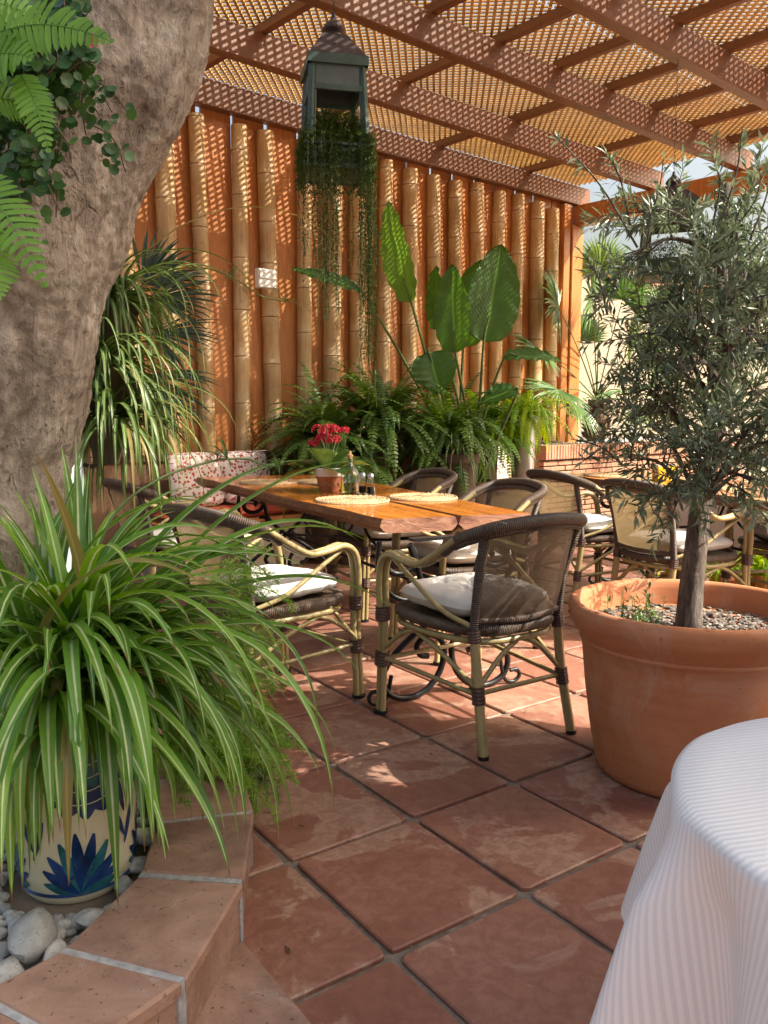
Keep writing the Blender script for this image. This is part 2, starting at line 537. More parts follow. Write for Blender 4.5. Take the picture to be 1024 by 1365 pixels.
M['curb'] = mk_worn('curb_terracotta', (0.24, 0.135, 0.095), (0.38, 0.235, 0.17), rough=0.75)
def mk_tile():
    m, n, p, o = mat('saltillo_floor_tile')
    r_ = attr(n)
    v = coords(n)
    cmb = n.nodes.new("ShaderNodeCombineXYZ"); L(n, mth(n, 'MULTIPLY', r_, 37.0), cmb.inputs[2])
    va = n.nodes.new("ShaderNodeVectorMath"); va.operation = 'ADD'; L(n, v, va.inputs[0]); L(n, cmb.outputs[0], va.inputs[1])
    vv = va.outputs[0]
    f = nz(n, vv, 3.0, 6, 0.6, 0.7)
    g = nz(n, vv, 14, 6, 0.65)
    base = ramp(n, mth(n, 'ADD', mth(n, 'MULTIPLY', f, 0.6), mth(n, 'MULTIPLY', g, 0.4)), [(0.3, (0.19, 0.078, 0.05)), (0.5, (0.27, 0.118, 0.078)), (0.7, (0.35, 0.17, 0.12))])
    base = mixc(n, mth(n, 'MULTIPLY', r_, 0.55), base, (0.20, 0.078, 0.056))
    base = mixc(n, ramp(n, mth(n, 'FRACT', mth(n, 'MULTIPLY', r_, 13.7)), [(0.45, (0, 0, 0)), (0.95, (0.5, 0.5, 0.5))]), base, (0.38, 0.205, 0.14))
    # pale worn patches with a hard-edged dried-water outline
    st = nz(n, vv, 2.5, 8, 0.6, 0.5)
    k = ramp(n, st, [(0.515, (0, 0, 0)), (0.538, (1, 1, 1)), (0.75, (0.6, 0.6, 0.6))])
    base = mixc(n, mth(n, 'MULTIPLY', k, 0.72), base, (0.41, 0.265, 0.19))
    mo = nz(n, vv, 26, 6, 0.7, 0.6)
    base = mixc(n, ramp(n, mo, [(0.42, (0.45, 0.45, 0.45)), (0.6, (0, 0, 0))]), base, (0.15, 0.055, 0.035))
    lm = nz(n, vv, 5.5, 7, 0.7, 1.0)
    base = mixc(n, ramp(n, lm, [(0.58, (0, 0, 0)), (0.72, (0.45, 0.45, 0.45))]), base, (0.42, 0.30, 0.23))
    sp = nz(n, v, 75, 3, 0.6)
    base = mixc(n, ramp(n, sp, [(0.66, (0, 0, 0)), (0.75, (0.7, 0.7, 0.7))]), base, (0.10, 0.04, 0.028))
    L(n, base, p.inputs['Base Color'])
    L(n, ramp(n, f, [(0.3, (0.36, 0.36, 0.36)), (0.7, (0.6, 0.6, 0.6))]), p.inputs['Roughness'])
    setp(p, spec=0.45)
    bump(n, p, mth(n, 'ADD', mth(n, 'MULTIPLY', g, 0.6), f), 0.2, 0.008)
    return m
M['tile'] = mk_tile()
M['grout'] = simple('dark_grout', (0.165, 0.135, 0.11), 0.9, var=0.45, scale=30, bstr=0.5)
M['mortar'] = simple('grey_mortar', (0.33, 0.33, 0.33), 0.9, var=0.3, scale=40, bstr=0.5)
M['earth'] = simple('dry_earth', (0.20, 0.15, 0.11), 0.95, var=0.3, scale=8, bstr=0.4)
def mk_bark():
    m, n, p, o = mat('grey_fig_bark')
    v = coords(n, 'Object', (1, 1, 0.8), (0, R(-25), 0))
    f = nz(n, v, 4.5, 8, 0.62, 0.8)
    g = nz(n, v, 22, 8, 0.62, 0.4)
    k = mth(n, 'ADD', mth(n, 'MULTIPLY', f, 0.55), mth(n, 'MULTIPLY', g, 0.45))
    c = ramp(n, k, [(0.36, (0.13, 0.105, 0.087)), (0.45, (0.245, 0.205, 0.174)), (0.54, (0.35, 0.302, 0.26)), (0.64, (0.50, 0.45, 0.395))])
    lich = nz(n, coords(n), 9, 6, 0.65)
    c = mixc(n, ramp(n, lich, [(0.56, (0, 0, 0)), (0.68, (0.65, 0.65, 0.65))]), c, (0.36, 0.36, 0.32))
    stk = nz(n, coords(n, 'Object', (7, 7, 1.1), (0, R(-25), 0)), 2.6, 7, 0.66, 0.5)
    c = mixc(n, ramp(n, stk, [(0.50, (0, 0, 0)), (0.62, (0.55, 0.55, 0.55))]), c, (0.12, 0.094, 0.078))
    # short cracks and scars: warped cell borders, kept only in patches
    wp = n.nodes.new("ShaderNodeTexNoise"); wp.inputs['Scale'].default_value = 9; wp.inputs['Detail'].default_value = 5
    L(n, v, wp.inputs['Vector'])
    wa = n.nodes.new("ShaderNodeVectorMath"); wa.operation = 'MULTIPLY_ADD'; wa.inputs[1].default_value = (.16, .16, .16)
    L(n, wp.outputs['Color'], wa.inputs[0]); L(n, coords(n, 'Object', (1, 1, .5), (0, R(-25), 0)), wa.inputs[2])
    vo = n.nodes.new("ShaderNodeTexVoronoi"); vo.feature = 'DISTANCE_TO_EDGE'; vo.inputs['Scale'].default_value = 9
    L(n, wa.outputs[0], vo.inputs['Vector'])
    msk = ramp(n, nz(n, v, 6.5, 4, 0.6), [(0.53, (0, 0, 0)), (0.64, (1, 1, 1))])
    crk = mth(n, 'MULTIPLY', ramp(n, vo.outputs['Distance'], [(0.0, (1, 1, 1)), (0.045, (0, 0, 0))]), msk)
    c = mixc(n, mth(n, 'MULTIPLY', crk, 0.4), c, (0.06, 0.045, 0.036))
    pit = ramp(n, nz(n, v, 48, 3, 0.6), [(0.62, (0, 0, 0)), (0.70, (1, 1, 1))])
    c = mixc(n, mth(n, 'MULTIPLY', pit, 0.45), c, (0.08, 0.06, 0.048))
    L(n, c, p.inputs['Base Color']); setp(p, rough=0.85, spec=0.25)
    hgt = mth(n, 'SUBTRACT', mth(n, 'ADD', mth(n, 'SUBTRACT', k, mth(n, 'MULTIPLY', stk, 0.5)), mth(n, 'MULTIPLY', nz(n, v, 70, 4, 0.6), 0.12)), mth(n, 'ADD', mth(n, 'MULTIPLY', crk, 0.12), mth(n, 'MULTIPLY', pit, 0.08)))
    bump(n, p, hgt, 1.0, 0.04)
    return m
M['bark'] = mk_bark()
def mk_olivebark():
    m, n, p, o = mat('olive_bark')
    v = coords(n, 'Object', (1, 1, 0.22))
    g = nz(n, v, 34, 7, 0.7, 1.0)
    c = ramp(n, g, [(0.34, (0.04, 0.031, 0.026)), (0.5, (0.13, 0.105, 0.088)), (0.68, (0.26, 0.22, 0.19))])
    L(n, c, p.inputs['Base Color']); setp(p, rough=0.85, spec=.25)
    bump(n, p, g, 1.0, 0.02)
    return m
M['olivebark'] = mk_olivebark()
M['stem_green'] = simple('green_stem', (0.10, 0.16, 0.04), 0.5, var=0.3)
M['stem_brown'] = simple('brown_stem', (0.09, 0.055, 0.03), 0.7, var=0.3)
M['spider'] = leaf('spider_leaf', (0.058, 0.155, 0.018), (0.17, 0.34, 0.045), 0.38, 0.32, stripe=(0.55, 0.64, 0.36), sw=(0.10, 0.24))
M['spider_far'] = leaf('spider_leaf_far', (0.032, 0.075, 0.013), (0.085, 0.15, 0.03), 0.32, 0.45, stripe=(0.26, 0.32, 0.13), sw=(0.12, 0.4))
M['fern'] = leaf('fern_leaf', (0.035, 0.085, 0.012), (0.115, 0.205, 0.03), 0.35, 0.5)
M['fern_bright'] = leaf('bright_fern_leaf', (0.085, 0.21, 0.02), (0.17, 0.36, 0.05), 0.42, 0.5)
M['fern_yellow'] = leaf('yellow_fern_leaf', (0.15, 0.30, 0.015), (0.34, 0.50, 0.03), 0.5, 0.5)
M['strel'] = leaf('strelitzia_leaf', (0.042, 0.125, 0.022), (0.11, 0.235, 0.045), 0.42, 0.32, vein=0.16)
M['palm'] = leaf('fan_palm_leaf', (0.08, 0.17, 0.05), (0.20, 0.33, 0.12), 0.32, 0.3)
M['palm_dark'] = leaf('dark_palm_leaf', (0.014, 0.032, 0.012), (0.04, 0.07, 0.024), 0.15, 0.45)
M['olive'] = leaf('olive_leaf', (0.040, 0.072, 0.034), (0.20, 0.25, 0.155), 0.25, 0.33, spec=0.6)
M['ivy'] = leaf('ivy_leaf', (0.022, 0.07, 0.02), (0.07, 0.15, 0.04), 0.25, 0.3)
M['aspar'] = leaf('foxtail_needle', (0.13, 0.27, 0.03), (0.28, 0.46, 0.07), 0.45, 0.5)
M['trail'] = leaf('trailing_leaf', (0.035, 0.065, 0.015), (0.10, 0.15, 0.035), 0.35, 0.5)
M['kalan'] = leaf('kalanchoe_leaf', (0.06, 0.13, 0.03), (0.16, 0.26, 0.07), 0.25, 0.35)
M['redflower'] = leaf('red_petal', (0.36, 0.012, 0.02), (0.55, 0.04, 0.06), 0.3, 0.5)
M['pinkflower'] = leaf('pink_petal', (0.6, 0.12, 0.22), (0.75, 0.25, 0.35), 0.3, 0.5)
def mk_stucco(name, c):
    m, n, p, o = mat(name)
    v = coords(n)
    f = nz(n, v, 1.6, 6, 0.6)
    L(n, ramp(n, f, [(0.3, tuple(x * 0.85 for x in c)), (0.7, c)]), p.inputs['Base Color'])
    setp(p, rough=0.9, spec=0.2)
    bump(n, p, nz(n, v, 40, 5, 0.6), 0.25, 0.01)
    return m
M['stucco'] = mk_stucco('cream_stucco', (0.36, 0.305, 0.23))  # base colour lowered to stand in for shade on the garden wall
M['white_stucco'] = mk_stucco('white_stucco', (0.78, 0.76, 0.72))
M['brown_wall'] = mk_stucco('brown_plaster', (0.20, 0.115, 0.07))
M['pebble'] = None
def mk_pebble():
    m, n, p, o = mat('river_pebble')
    v = coords(n)
    oi = n.nodes.new("ShaderNodeObjectInfo")
    f = nz(n, v, 30, 5)
    c = ramp(n, oi.outputs['Random'], [(0.0, (0.34, 0.34, 0.33)), (0.5, (0.5, 0.49, 0.46)), (1.0, (0.62, 0.60, 0.56))])
    c = mixc(n, mth(n, 'MULTIPLY', ramp(n, f, [(0.4, (0, 0, 0)), (0.65, (1, 1, 1))]), 0.6), c, (0.22, 0.21, 0.195))
    c = mixc(n, ramp(n, nz(n, v, 160, 2), [(0.6, (0, 0, 0)), (0.7, (0.6, 0.6, 0.6))]), c, (0.12, 0.115, 0.11))
    L(n, c, p.inputs['Base Color']); setp(p, rough=0.6)
    bump(n, p, nz(n, v, 120, 4), 0.15, 0.004)
    return m
M['pebble'] = mk_pebble()
M['chips'] = None
def mk_chips():
    m, n, p, o = mat('grey_bark_chips')
    c = ramp(n, attr(n), [(0.0, (0.05, 0.042, 0.036)), (0.6, (0.16, 0.135, 0.115)), (1.0, (0.30, 0.26, 0.22))])
    L(n, c, p.inputs['Base Color']); setp(p, rough=0.8)
    return m
M['chips'] = mk_chips()
def mk_cloth():
    m, n, p, o = mat('striped_damask_cloth')
    a = attr(n, 'ac')
    s = mth(n, 'SINE', mth(n, 'MULTIPLY', a, 2 * PI / 0.0092))
    k = ramp(n, mth(n, 'ADD', mth(n, 'MULTIPLY', s, 0.5), 0.5), [(0.35, (0.74, 0.75, 0.77)), (0.65, (0.86, 0.86, 0.87))])
    L(n, k, p.inputs['Base Color'])
    L(n, ramp(n, mth(n, 'ADD', mth(n, 'MULTIPLY', s, 0.5), 0.5), [(0.35, (0.75, 0.75, 0.75)), (0.65, (0.4, 0.4, 0.4))]), p.inputs['Roughness'])
    setp(p, spec=0.3)
    bump(n, p, mth(n, 'ADD', s, mth(n, 'MULTIPLY', nz(n, coords(n), 500, 2), 0.5)), 0.12, 0.002)
    t = n.nodes.new("ShaderNodeBsdfTranslucent"); t.inputs[0].default_value = (0.8, 0.78, 0.7, 1)
    mx = n.nodes.new("ShaderNodeMixShader"); mx.inputs[0].default_value = 0.15
    L(n, p.outputs[0], mx.inputs[1]); L(n, t.outputs[0], mx.inputs[2]); L(n, mx.outputs[0], o.inputs[0])
    return m
M['cloth'] = mk_cloth()
M['ceramic'] = simple('cream_glaze', (0.62, 0.57, 0.40), 0.18, var=0.12, scale=6, bstr=0.03)
M['ceramic_blue'] = simple('cobalt_glaze', (0.012, 0.035, 0.13), 0.15, var=0.7, scale=14, bstr=0.03)
M['ceramic_teal'] = simple('teal_glaze', (0.02, 0.10, 0.12), 0.15, var=0.6, scale=16, bstr=0.03)
M['ceramic_pale'] = simple('pale_blue_glaze', (0.30, 0.36, 0.37), 0.25, var=0.15, scale=8, bstr=0.05)
M['silver'] = simple('galvanised_metal', (0.55, 0.55, 0.54), 0.3, 0.9, 0.2, 10, 0.1)
M['yellow'] = simple('yellow_plastic', (0.65, 0.45, 0.02), 0.4)

# ------------------------------------------------------------------ setting: ground, floor
b = MB(); b.add([Vector(p) for p in ((-400, -400, -0.05), (400, -400, -0.05), (400, 400, -0.05), (-400, 400, -0.05))], [(0, 1, 2, 3)])
tag(b.build('ground', M['earth']), kind='structure')

def mk_floor():
    b = MB()
    b.add([Vector(p) for p in ((-9, -6, -0.012), (14, -6, -0.012), (14, 16, -0.012), (-9, 16, -0.012))], [(0, 1, 2, 3)], mi=1)
    d1 = Vector((math.cos(R(36.3)), math.sin(R(36.3)), 0)); d2 = Vector((math.cos(R(124.3)), math.sin(R(124.3)), 0))
    o = Vector((0.018, 1.761, 0)); p1, p2 = 0.418, 0.477
    rr = random.Random(3)
    for i in range(-16, 26):
        for j in range(-12, 30):
            c = o + d1 * (p1 * (i + 0.5)) + d2 * (p2 * (j + 0.5))
            if not (-4.2 < c.x < 9 and -0.6 < c.y < 13.5): continue
            h1 = p1 / 2 - 0.0075 - rr.random() * 0.003; h2 = p2 / 2 - 0.0075 - rr.random() * 0.003
            tz = rr.uniform(-0.002, 0.002)
            an = rr.uniform(-0.006, 0.006)
            e1 = d1 * math.cos(an) + d2 * math.sin(an); e2 = d2 * math.cos(an) - d1 * math.sin(an)
            rings = []
            for (ins, z) in ((0.0, -0.012), (0.0, -0.004), (0.004, -0.0005), (0.013, 0.0)):
                ring = []
                a1, a2 = h1 - ins, h2 - ins
                k = 0.018
                for (sx, sy) in ((-1, -1), (1, -1), (1, 1), (-1, 1)):
                    for (qx, qy) in (((1, 0), (0.3, 0.3), (0, 1)) if sx * sy > 0 else ((0, 1), (0.3, 0.3), (1, 0))):
                        ring.append(c + e1 * sx * (a1 - k * (1 - qx) * 1.0 if qx != 0.3 else a1 - k * 0.3) * 1.0 + e2 * sy * (a2 - k * (1 - qy) if qy != 0.3 else a2 - k * 0.3) + Vector((0, 0, z + tz * (z > -0.01))))
                rings.append(ring)
            # wobble of the handmade edges
            m = len(rings[0])
            wob = [1 + rr.uniform(-0.008, 0.008) for _ in range(m)]
            vs = []
            for ring in rings:
                for q, pnt in enumerate(ring):
                    vs.append(Vector((c.x + (pnt.x - c.x) * wob[q], c.y + (pnt.y - c.y) * wob[q], pnt.z)))
            fs = []
            for a in range(len(rings) - 1):
                for q in range(m):
                    q2 = (q + 1) % m
                    fs.append((a * m + q, a * m + q2, (a + 1) * m + q2, (a + 1) * m + q))
            fs.append(tuple((len(rings) - 1) * m + q for q in range(m)))
            b.add(vs, fs, rr.random())
    o = b.build('floor', [M['tile'], M['grout']], smooth=False)
    return tag(o, kind='structure')
mk_floor()

# pale border step beside the curb
def prism(b, poly, z0, z1, r=0.5, mi=0, bev=0.0):
    n = len(poly)
    if bev > 0:
        cx = sum(p[0] for p in poly) / n; cy = sum(p[1] for p in poly) / n
        def ins(p):
            d = Vector((cx - p[0], cy - p[1])); return (p[0] + d.x / d.length * bev * 1.4, p[1] + d.y / d.length * bev * 1.4)
        vs = [Vector((p[0], p[1], z0)) for p in poly] + [Vector((p[0], p[1], z1 - bev)) for p in poly] + [Vector((*ins(p), z1)) for p in poly]
        fs = []
        for a in range(2):
            for q in range(n): fs.append((a * n + q, a * n + (q + 1) % n, (a + 1) * n + (q + 1) % n, (a + 1) * n + q))
        fs.append(tuple(2 * n + q for q in range(n))); fs.append(tuple(range(n))[::-1])
    else:
        vs = [Vector((p[0], p[1], z0)) for p in poly] + [Vector((p[0], p[1], z1)) for p in poly]
        fs = [(q, (q + 1) % n, n + (q + 1) % n, n + q) for q in range(n)]
        fs.append(tuple(n + q for q in range(n))); fs.append(tuple(range(n))[::-1])
    b.add(vs, fs, r, mi=mi)

b = MB()
prism(b, [(-0.345, 1.79), (-0.32, 1.80), (-0.145, 1.545), (0.13, 1.12), (-0.75, 0.9), (-0.47, 1.33), (-0.385, 1.45)], -0.01, 0.008, bev=0.004)
tag(b.build('floor_border', M['curb']), kind='structure')

# ------------------------------------------------------------------ planter curb
def mk_curb():
    t = thing('planter_curb', 'low curved terracotta tiled curb holding the pebble bed', 'planter wall', (-0.45, 1.8, 0))
    off = Vector((-0.45, 1.8, 0))
    outer = [(-1.15, 0.96), (-0.80, 1.10), (-0.50, 1.29), (-0.372, 1.468), (-0.317, 1.805), (-0.345, 2.14), (-0.44, 2.46), (-0.62, 2.76), (-0.86, 2.98), (-1.2, 3.1)]
    inner = [(-1.25, 1.22), (-0.95, 1.34), (-0.74, 1.43), (-0.635, 1.560), (-0.560, 1.835), (-0.585, 2.08), (-0.66, 2.32), (-0.80, 2.54), (-0.98, 2.70), (-1.25, 2.80)]
    H = 0.15
    mo = MB()
    for i in range(len(outer) - 1):
        o0, o1, i0, i1 = [Vector((*p, 0)) - off for p in (outer[i], outer[i + 1], inner[i], inner[i + 1])]
        def shr(a, c, k):  # shrink along the run
            d = (c - a).normalized() * k
            return a + d, c - d
        a0, a1 = shr(o0, o1, 0.007); c0, c1 = shr(i0, i1, 0.007)
        cb = MB(); rr = rnd.random()
        prism(cb, [(a0.x, a0.y), (a1.x, a1.y), (c1.x, c1.y), (c0.x, c0.y)], H - 0.028, H + rnd.uniform(-.002, .002), rr, bev=0.006)
        cb.build('cap_tile', M['curb'], t)
        nrm = Vector(((o1 - o0).y, -(o1 - o0).x, 0)).normalized()
        fa = MB()
        f0, f1 = shr(o0 - nrm * 0.010, o1 - nrm * 0.010, 0.005)
        q0, q1 = f0 - nrm * 0.014, f1 - nrm * 0.014
        prism(fa, [(f0.x, f0.y), (f1.x, f1.y), (q1.x, q1.y), (q0.x, q0.y)], 0.008, H - 0.034, rnd.random())
        fa.build('face_tile', M['curb'], t)
        m0, m1 = o0 - nrm * 0.018, o1 - nrm * 0.018
        prism(mo, [(m0.x, m0.y), (m1.x, m1.y), (i1.x, i1.y), (i0.x, i0.y)], -0.01, H - 0.007)
        prism(mo, [tuple((o1 + (o1 - i1).normalized() * -.006 + (o1 - o0).normalized() * k)[:2]) for k in (-.009, .009)] + [tuple((i1 + (o1 - o0).normalized() * k)[:2]) for k in (.009, -.009)], 0.0, H - 0.0025)
    mo.build('mortar', M['mortar'], t)
    t2 = MB()
    prism(t2, [(p[0], p[1]) for p in inner] + [(-2.6, 2.8), (-2.6, 1.2)], -0.01, 0.07)
    tag(t2.build('planter_soil', M['earth']), kind='structure')
    return t
mk_curb()

def blob(b, c, rx, ry, rz, rot, seed, n=14, m=9, r=0.5):
    vs = []; fs = []
    for i in range(m + 1):
        th = PI * i / m
        for k in range(n):
            ph = 2 * PI * k / n
            d = Vector((math.sin(th) * math.cos(ph), math.sin(th) * math.sin(ph), math.cos(th)))
            q = 1 + 0.26 * noise.noise(d * 1.3 + Vector((seed * 3.1, seed, 0))) + (0.022 * noise.noise(d * 4 + Vector((seed, 0, 0))) if n > 8 else 0)
            vs.append(c + rot @ Vector((d.x * rx * q, d.y * ry * q, d.z * rz * q)))
    for i in range(m):
        for k in range(n):
            fs.append((i * n + k, (i + 1) * n + k, (i + 1) * n + (k + 1) % n, i * n + (k + 1) % n))
    b.add(vs, fs, r)

def mk_pebbles():
    pr = random.Random(11)
    placed = []
    def inside(x, y):
        inner = [(-1.25, 1.22), (-0.95, 1.34), (-0.74, 1.43), (-0.635, 1.560), (-0.560, 1.835), (-0.585, 2.08), (-0.66, 2.32), (-0.80, 2.54)]
        for k in range(len(inner) - 1):
            (x0, y0), (x1, y1) = inner[k], inner[k + 1]
            ex, ey = x1 - x0, y1 - y0
            if ((x - x0) * ey - (y - y0) * ex) / math.hypot(ex, ey) > -0.028: return False
        return True
    big = [(-0.72, 1.63, .075, .045), (-0.665, 1.60, .04, .024), (-0.735, 1.52, .05, .035), (-0.70, 1.50, .035, .03), (-0.80, 1.47, .055, .04),
           (-0.63, 1.72, .035, .028), (-0.605, 1.86, .032, .022), (-0.60, 1.96, .03, .045), (-0.625, 2.10, .03, .05)]
    k = 0
    tries = 0
    while k < 230 and tries < 20000:
        tries += 1
        if k < len(big): x, y, a, c = big[k]
        else:
            x, y = pr.uniform(-1.05, -0.56), pr.uniform(1.3, 2.4)
            a = pr.uniform(0.014, 0.034); c = a * pr.uniform(0.6, 0.9)
            if not inside(x, y): continue
            if math.hypot(x + 0.745, y - 1.95) < 0.165 + a * .7: continue
            if any(math.hypot(x - q[0], y - q[1]) < (a + q[2]) * 0.60 for q in placed): continue
        placed.append((x, y, a))
        b = MB()
        blob(b, Vector((0, 0, 0)), a, c, a * pr.uniform(0.5, 0.68), Matrix.Rotation(pr.uniform(0, PI), 3, 'Z'), k)
        o = b.build('pebble', M['pebble'], smooth=True)
        o.location = (x, y, 0.07 + a * pr.uniform(0.35, 0.6) + (0.02 if k < 9 else 0))
        if k == 0: tag(o, 'largest grey white stone in the pebble bed below the blue pot', 'stone')
        else: tag(o, 'rounded grey pebble lying in the bed inside the curb', 'pebble', 'pebbles in the planter bed')
        k += 1
mk_pebbles()

# ------------------------------------------------------------------ foliage primitives
def arc_path(p0, az, el, L_, droop, n=12, twist=0.0):
    """points and tangents of a leaf that leaves p0 at elevation el and droops by gravity"""
    p = Vector(p0); pts = [p.copy()]; tg = []
    e = el
    step = L_ / n
    a = az
    for i in range(n):
        d = Vector((math.cos(e) * math.cos(a), math.cos(e) * math.sin(a), math.sin(e)))
        p = p + d * step
        pts.append(p.copy()); tg.append(d)
        e -= droop / n * (0.6 + 0.9 * i / n) * max(0.12, math.cos(e) * 0.55 + 0.5)
        e = max(e, -1.5)
        a += twist / n
    tg.append(tg[-1])
    return pts, tg
def strap(b, p0, az, el, L_, w, droop, n=12, fold=0.35, r=None, twist=0.0, taper=0.18):
    pts, tg = arc_path(p0, az, el, L_, droop, n, twist)
    r = rnd.random() if r is None else r
    vs = []; ac = []; al = []
    tw = rnd.uniform(-.5, .5)
    for i, (p, d) in enumerate(zip(pts, tg)):
        t = i / n
        side = d.cross(Vector((0, 0, 1)))
        side = side.normalized() if side.length > 0.05 else Vector((-math.sin(az), math.cos(az), 0))
        nn = side.cross(d).normalized()
        q = Quaternion(d, tw * t)
        side = q @ side; nn = q @ nn
        ww = w * (min(1, 0.45 + t * 3.5)) * (1 - max(0, (t - taper) / (1 - taper)) ** 1.7) + 0.0004
        vs += [p - side * ww / 2 + nn * ww * fold * 0.5, p, p + side * ww / 2 + nn * ww * fold * 0.5]
        ac += [-1, 0, 1]; al += [t, t, t]
    fs = []
    for i in range(n):
        o = i * 3
        fs += [(o, o + 1, o + 4, o + 3), (o + 1, o + 2, o + 5, o + 4)]
    b.add(vs, fs, r, a=ac, b=al)
    return pts
def frond(b, p0, az, el, L_, droop, wid, pairs=26, n=14, r=None, pw=0.32, seg=1, base=0.06, twist=0.0):
    """feather fern frond: rachis with pinnae on both sides"""
    pts, tg = arc_path(p0, az, el, L_, droop, n, twist)
    r = rnd.random() if r is None else r
    b.tube(pts, [0.0022 * (1 - 0.7 * i / n) * (L_ / 0.5) for i in range(n + 1)], 3, r, cap=False)
    for i in range(pairs):
        t = base + (1 - base) * (i + 0.5) / pairs
        k = min(int(t * n), n - 1); u = t * n - k
        p = pts[k].lerp(pts[k + 1], u); d = tg[k]
        side = d.cross(Vector((0, 0, 1)))
        side = side.normalized() if side.length > 0.05 else Vector((-math.sin(az), math.cos(az), 0))
        up = side.cross(d)
        ln = wid * (math.sin(PI * min(1, 0.18 + t * 0.82)) ** 0.75) * (1 if t < 0.85 else (1 - t) / 0.15 * .8 + .2) * rnd.uniform(.88, 1.08)
        wd = L_ / pairs * (0.5 + pw)
        for sg in (-1, 1):
            dr = (side * sg + d * 0.28 - up * 0.15 * rnd.uniform(0.2, 1.6)).normalized()
            ax = (d - dr * d.dot(dr)).normalized()
            if seg == 1:
                vs = [p - ax * wd * .42, p + ax * wd * .42, p + dr * ln * .7 + ax * wd * .36 - up * ln * .06, p + dr * ln - up * ln * .14, p + dr * ln * .7 - ax * wd * .36 - up * ln * .06]
                b.add(vs, [(0, 1, 2, 4), (4, 2, 3)], r + rnd.uniform(-.12, .12))
            else:
                vs = []; fs = []
                m = 6
                for q in range(m + 1):
                    s_ = q / m
                    ww = wd * (0.46 if s_ < 0.7 else 0.46 * math.sqrt(max(0.02, 1 - ((s_ - .7) / .3) ** 2))) * (1 + 0.08 * math.sin(q * 2.6))
                    c = p + dr * ln * s_ + d * ln * 0.12 * s_ * s_ - up * ln * 0.16 * s_ * s_
                    vs += [c - ax * ww + up * ww * .25, c, c + ax * ww + up * ww * .25]
                for q in range(m):
                    o = q * 3
                    fs += [(o, o + 1, o + 4, o + 3), (o + 1, o + 2, o + 5, o + 4)]
                b.add(vs, fs, r + rnd.uniform(-.12, .12))
    return pts
def leaflet(b, p, d, up, ln, w, r=0.5, curl=0.15):
    side = d.cross(up)
    side = side.normalized() if side.length > 1e-4 else d.orthogonal().normalized()
    nn = side.cross(d).normalized()
    vs = [p, p + d * ln * .45 - side * w / 2 + nn * w * .12, p + d * ln * .5 - nn * w * .06, p + d * ln * .45 + side * w / 2 + nn * w * .12, p + d * ln - nn * ln * curl]
    b.add(vs, [(0, 2, 1), (0, 3, 2), (1, 2, 4), (2, 3, 4)], r, a=[0, 1, 0, 1, 0])
def randdir(rr, zmin=-1, zmax=1):
    z = rr.uniform(zmin, zmax); a = rr.uniform(0, 2 * PI); q = math.sqrt(max(0, 1 - z * z))
    return Vector((q * math.cos(a), q * math.sin(a), z))
def roundleaf(b, p, nrm, rad, r, n=7):
    x = nrm.orthogonal().normalized(); y = nrm.cross(x)
    a0 = rnd.uniform(0, 6)
    vs = [p - nrm * rad * .12] + [p + (x * math.cos(a0 + 2 * PI * k / n) + y * math.sin(a0 + 2 * PI * k / n)) * rad * rnd.uniform(.88, 1.08) for k in range(n)]
    b.add(vs, [(0, 1 + k, 1 + (k + 1) % n) for k in range(n)], r, a=[0] + [1] * n)

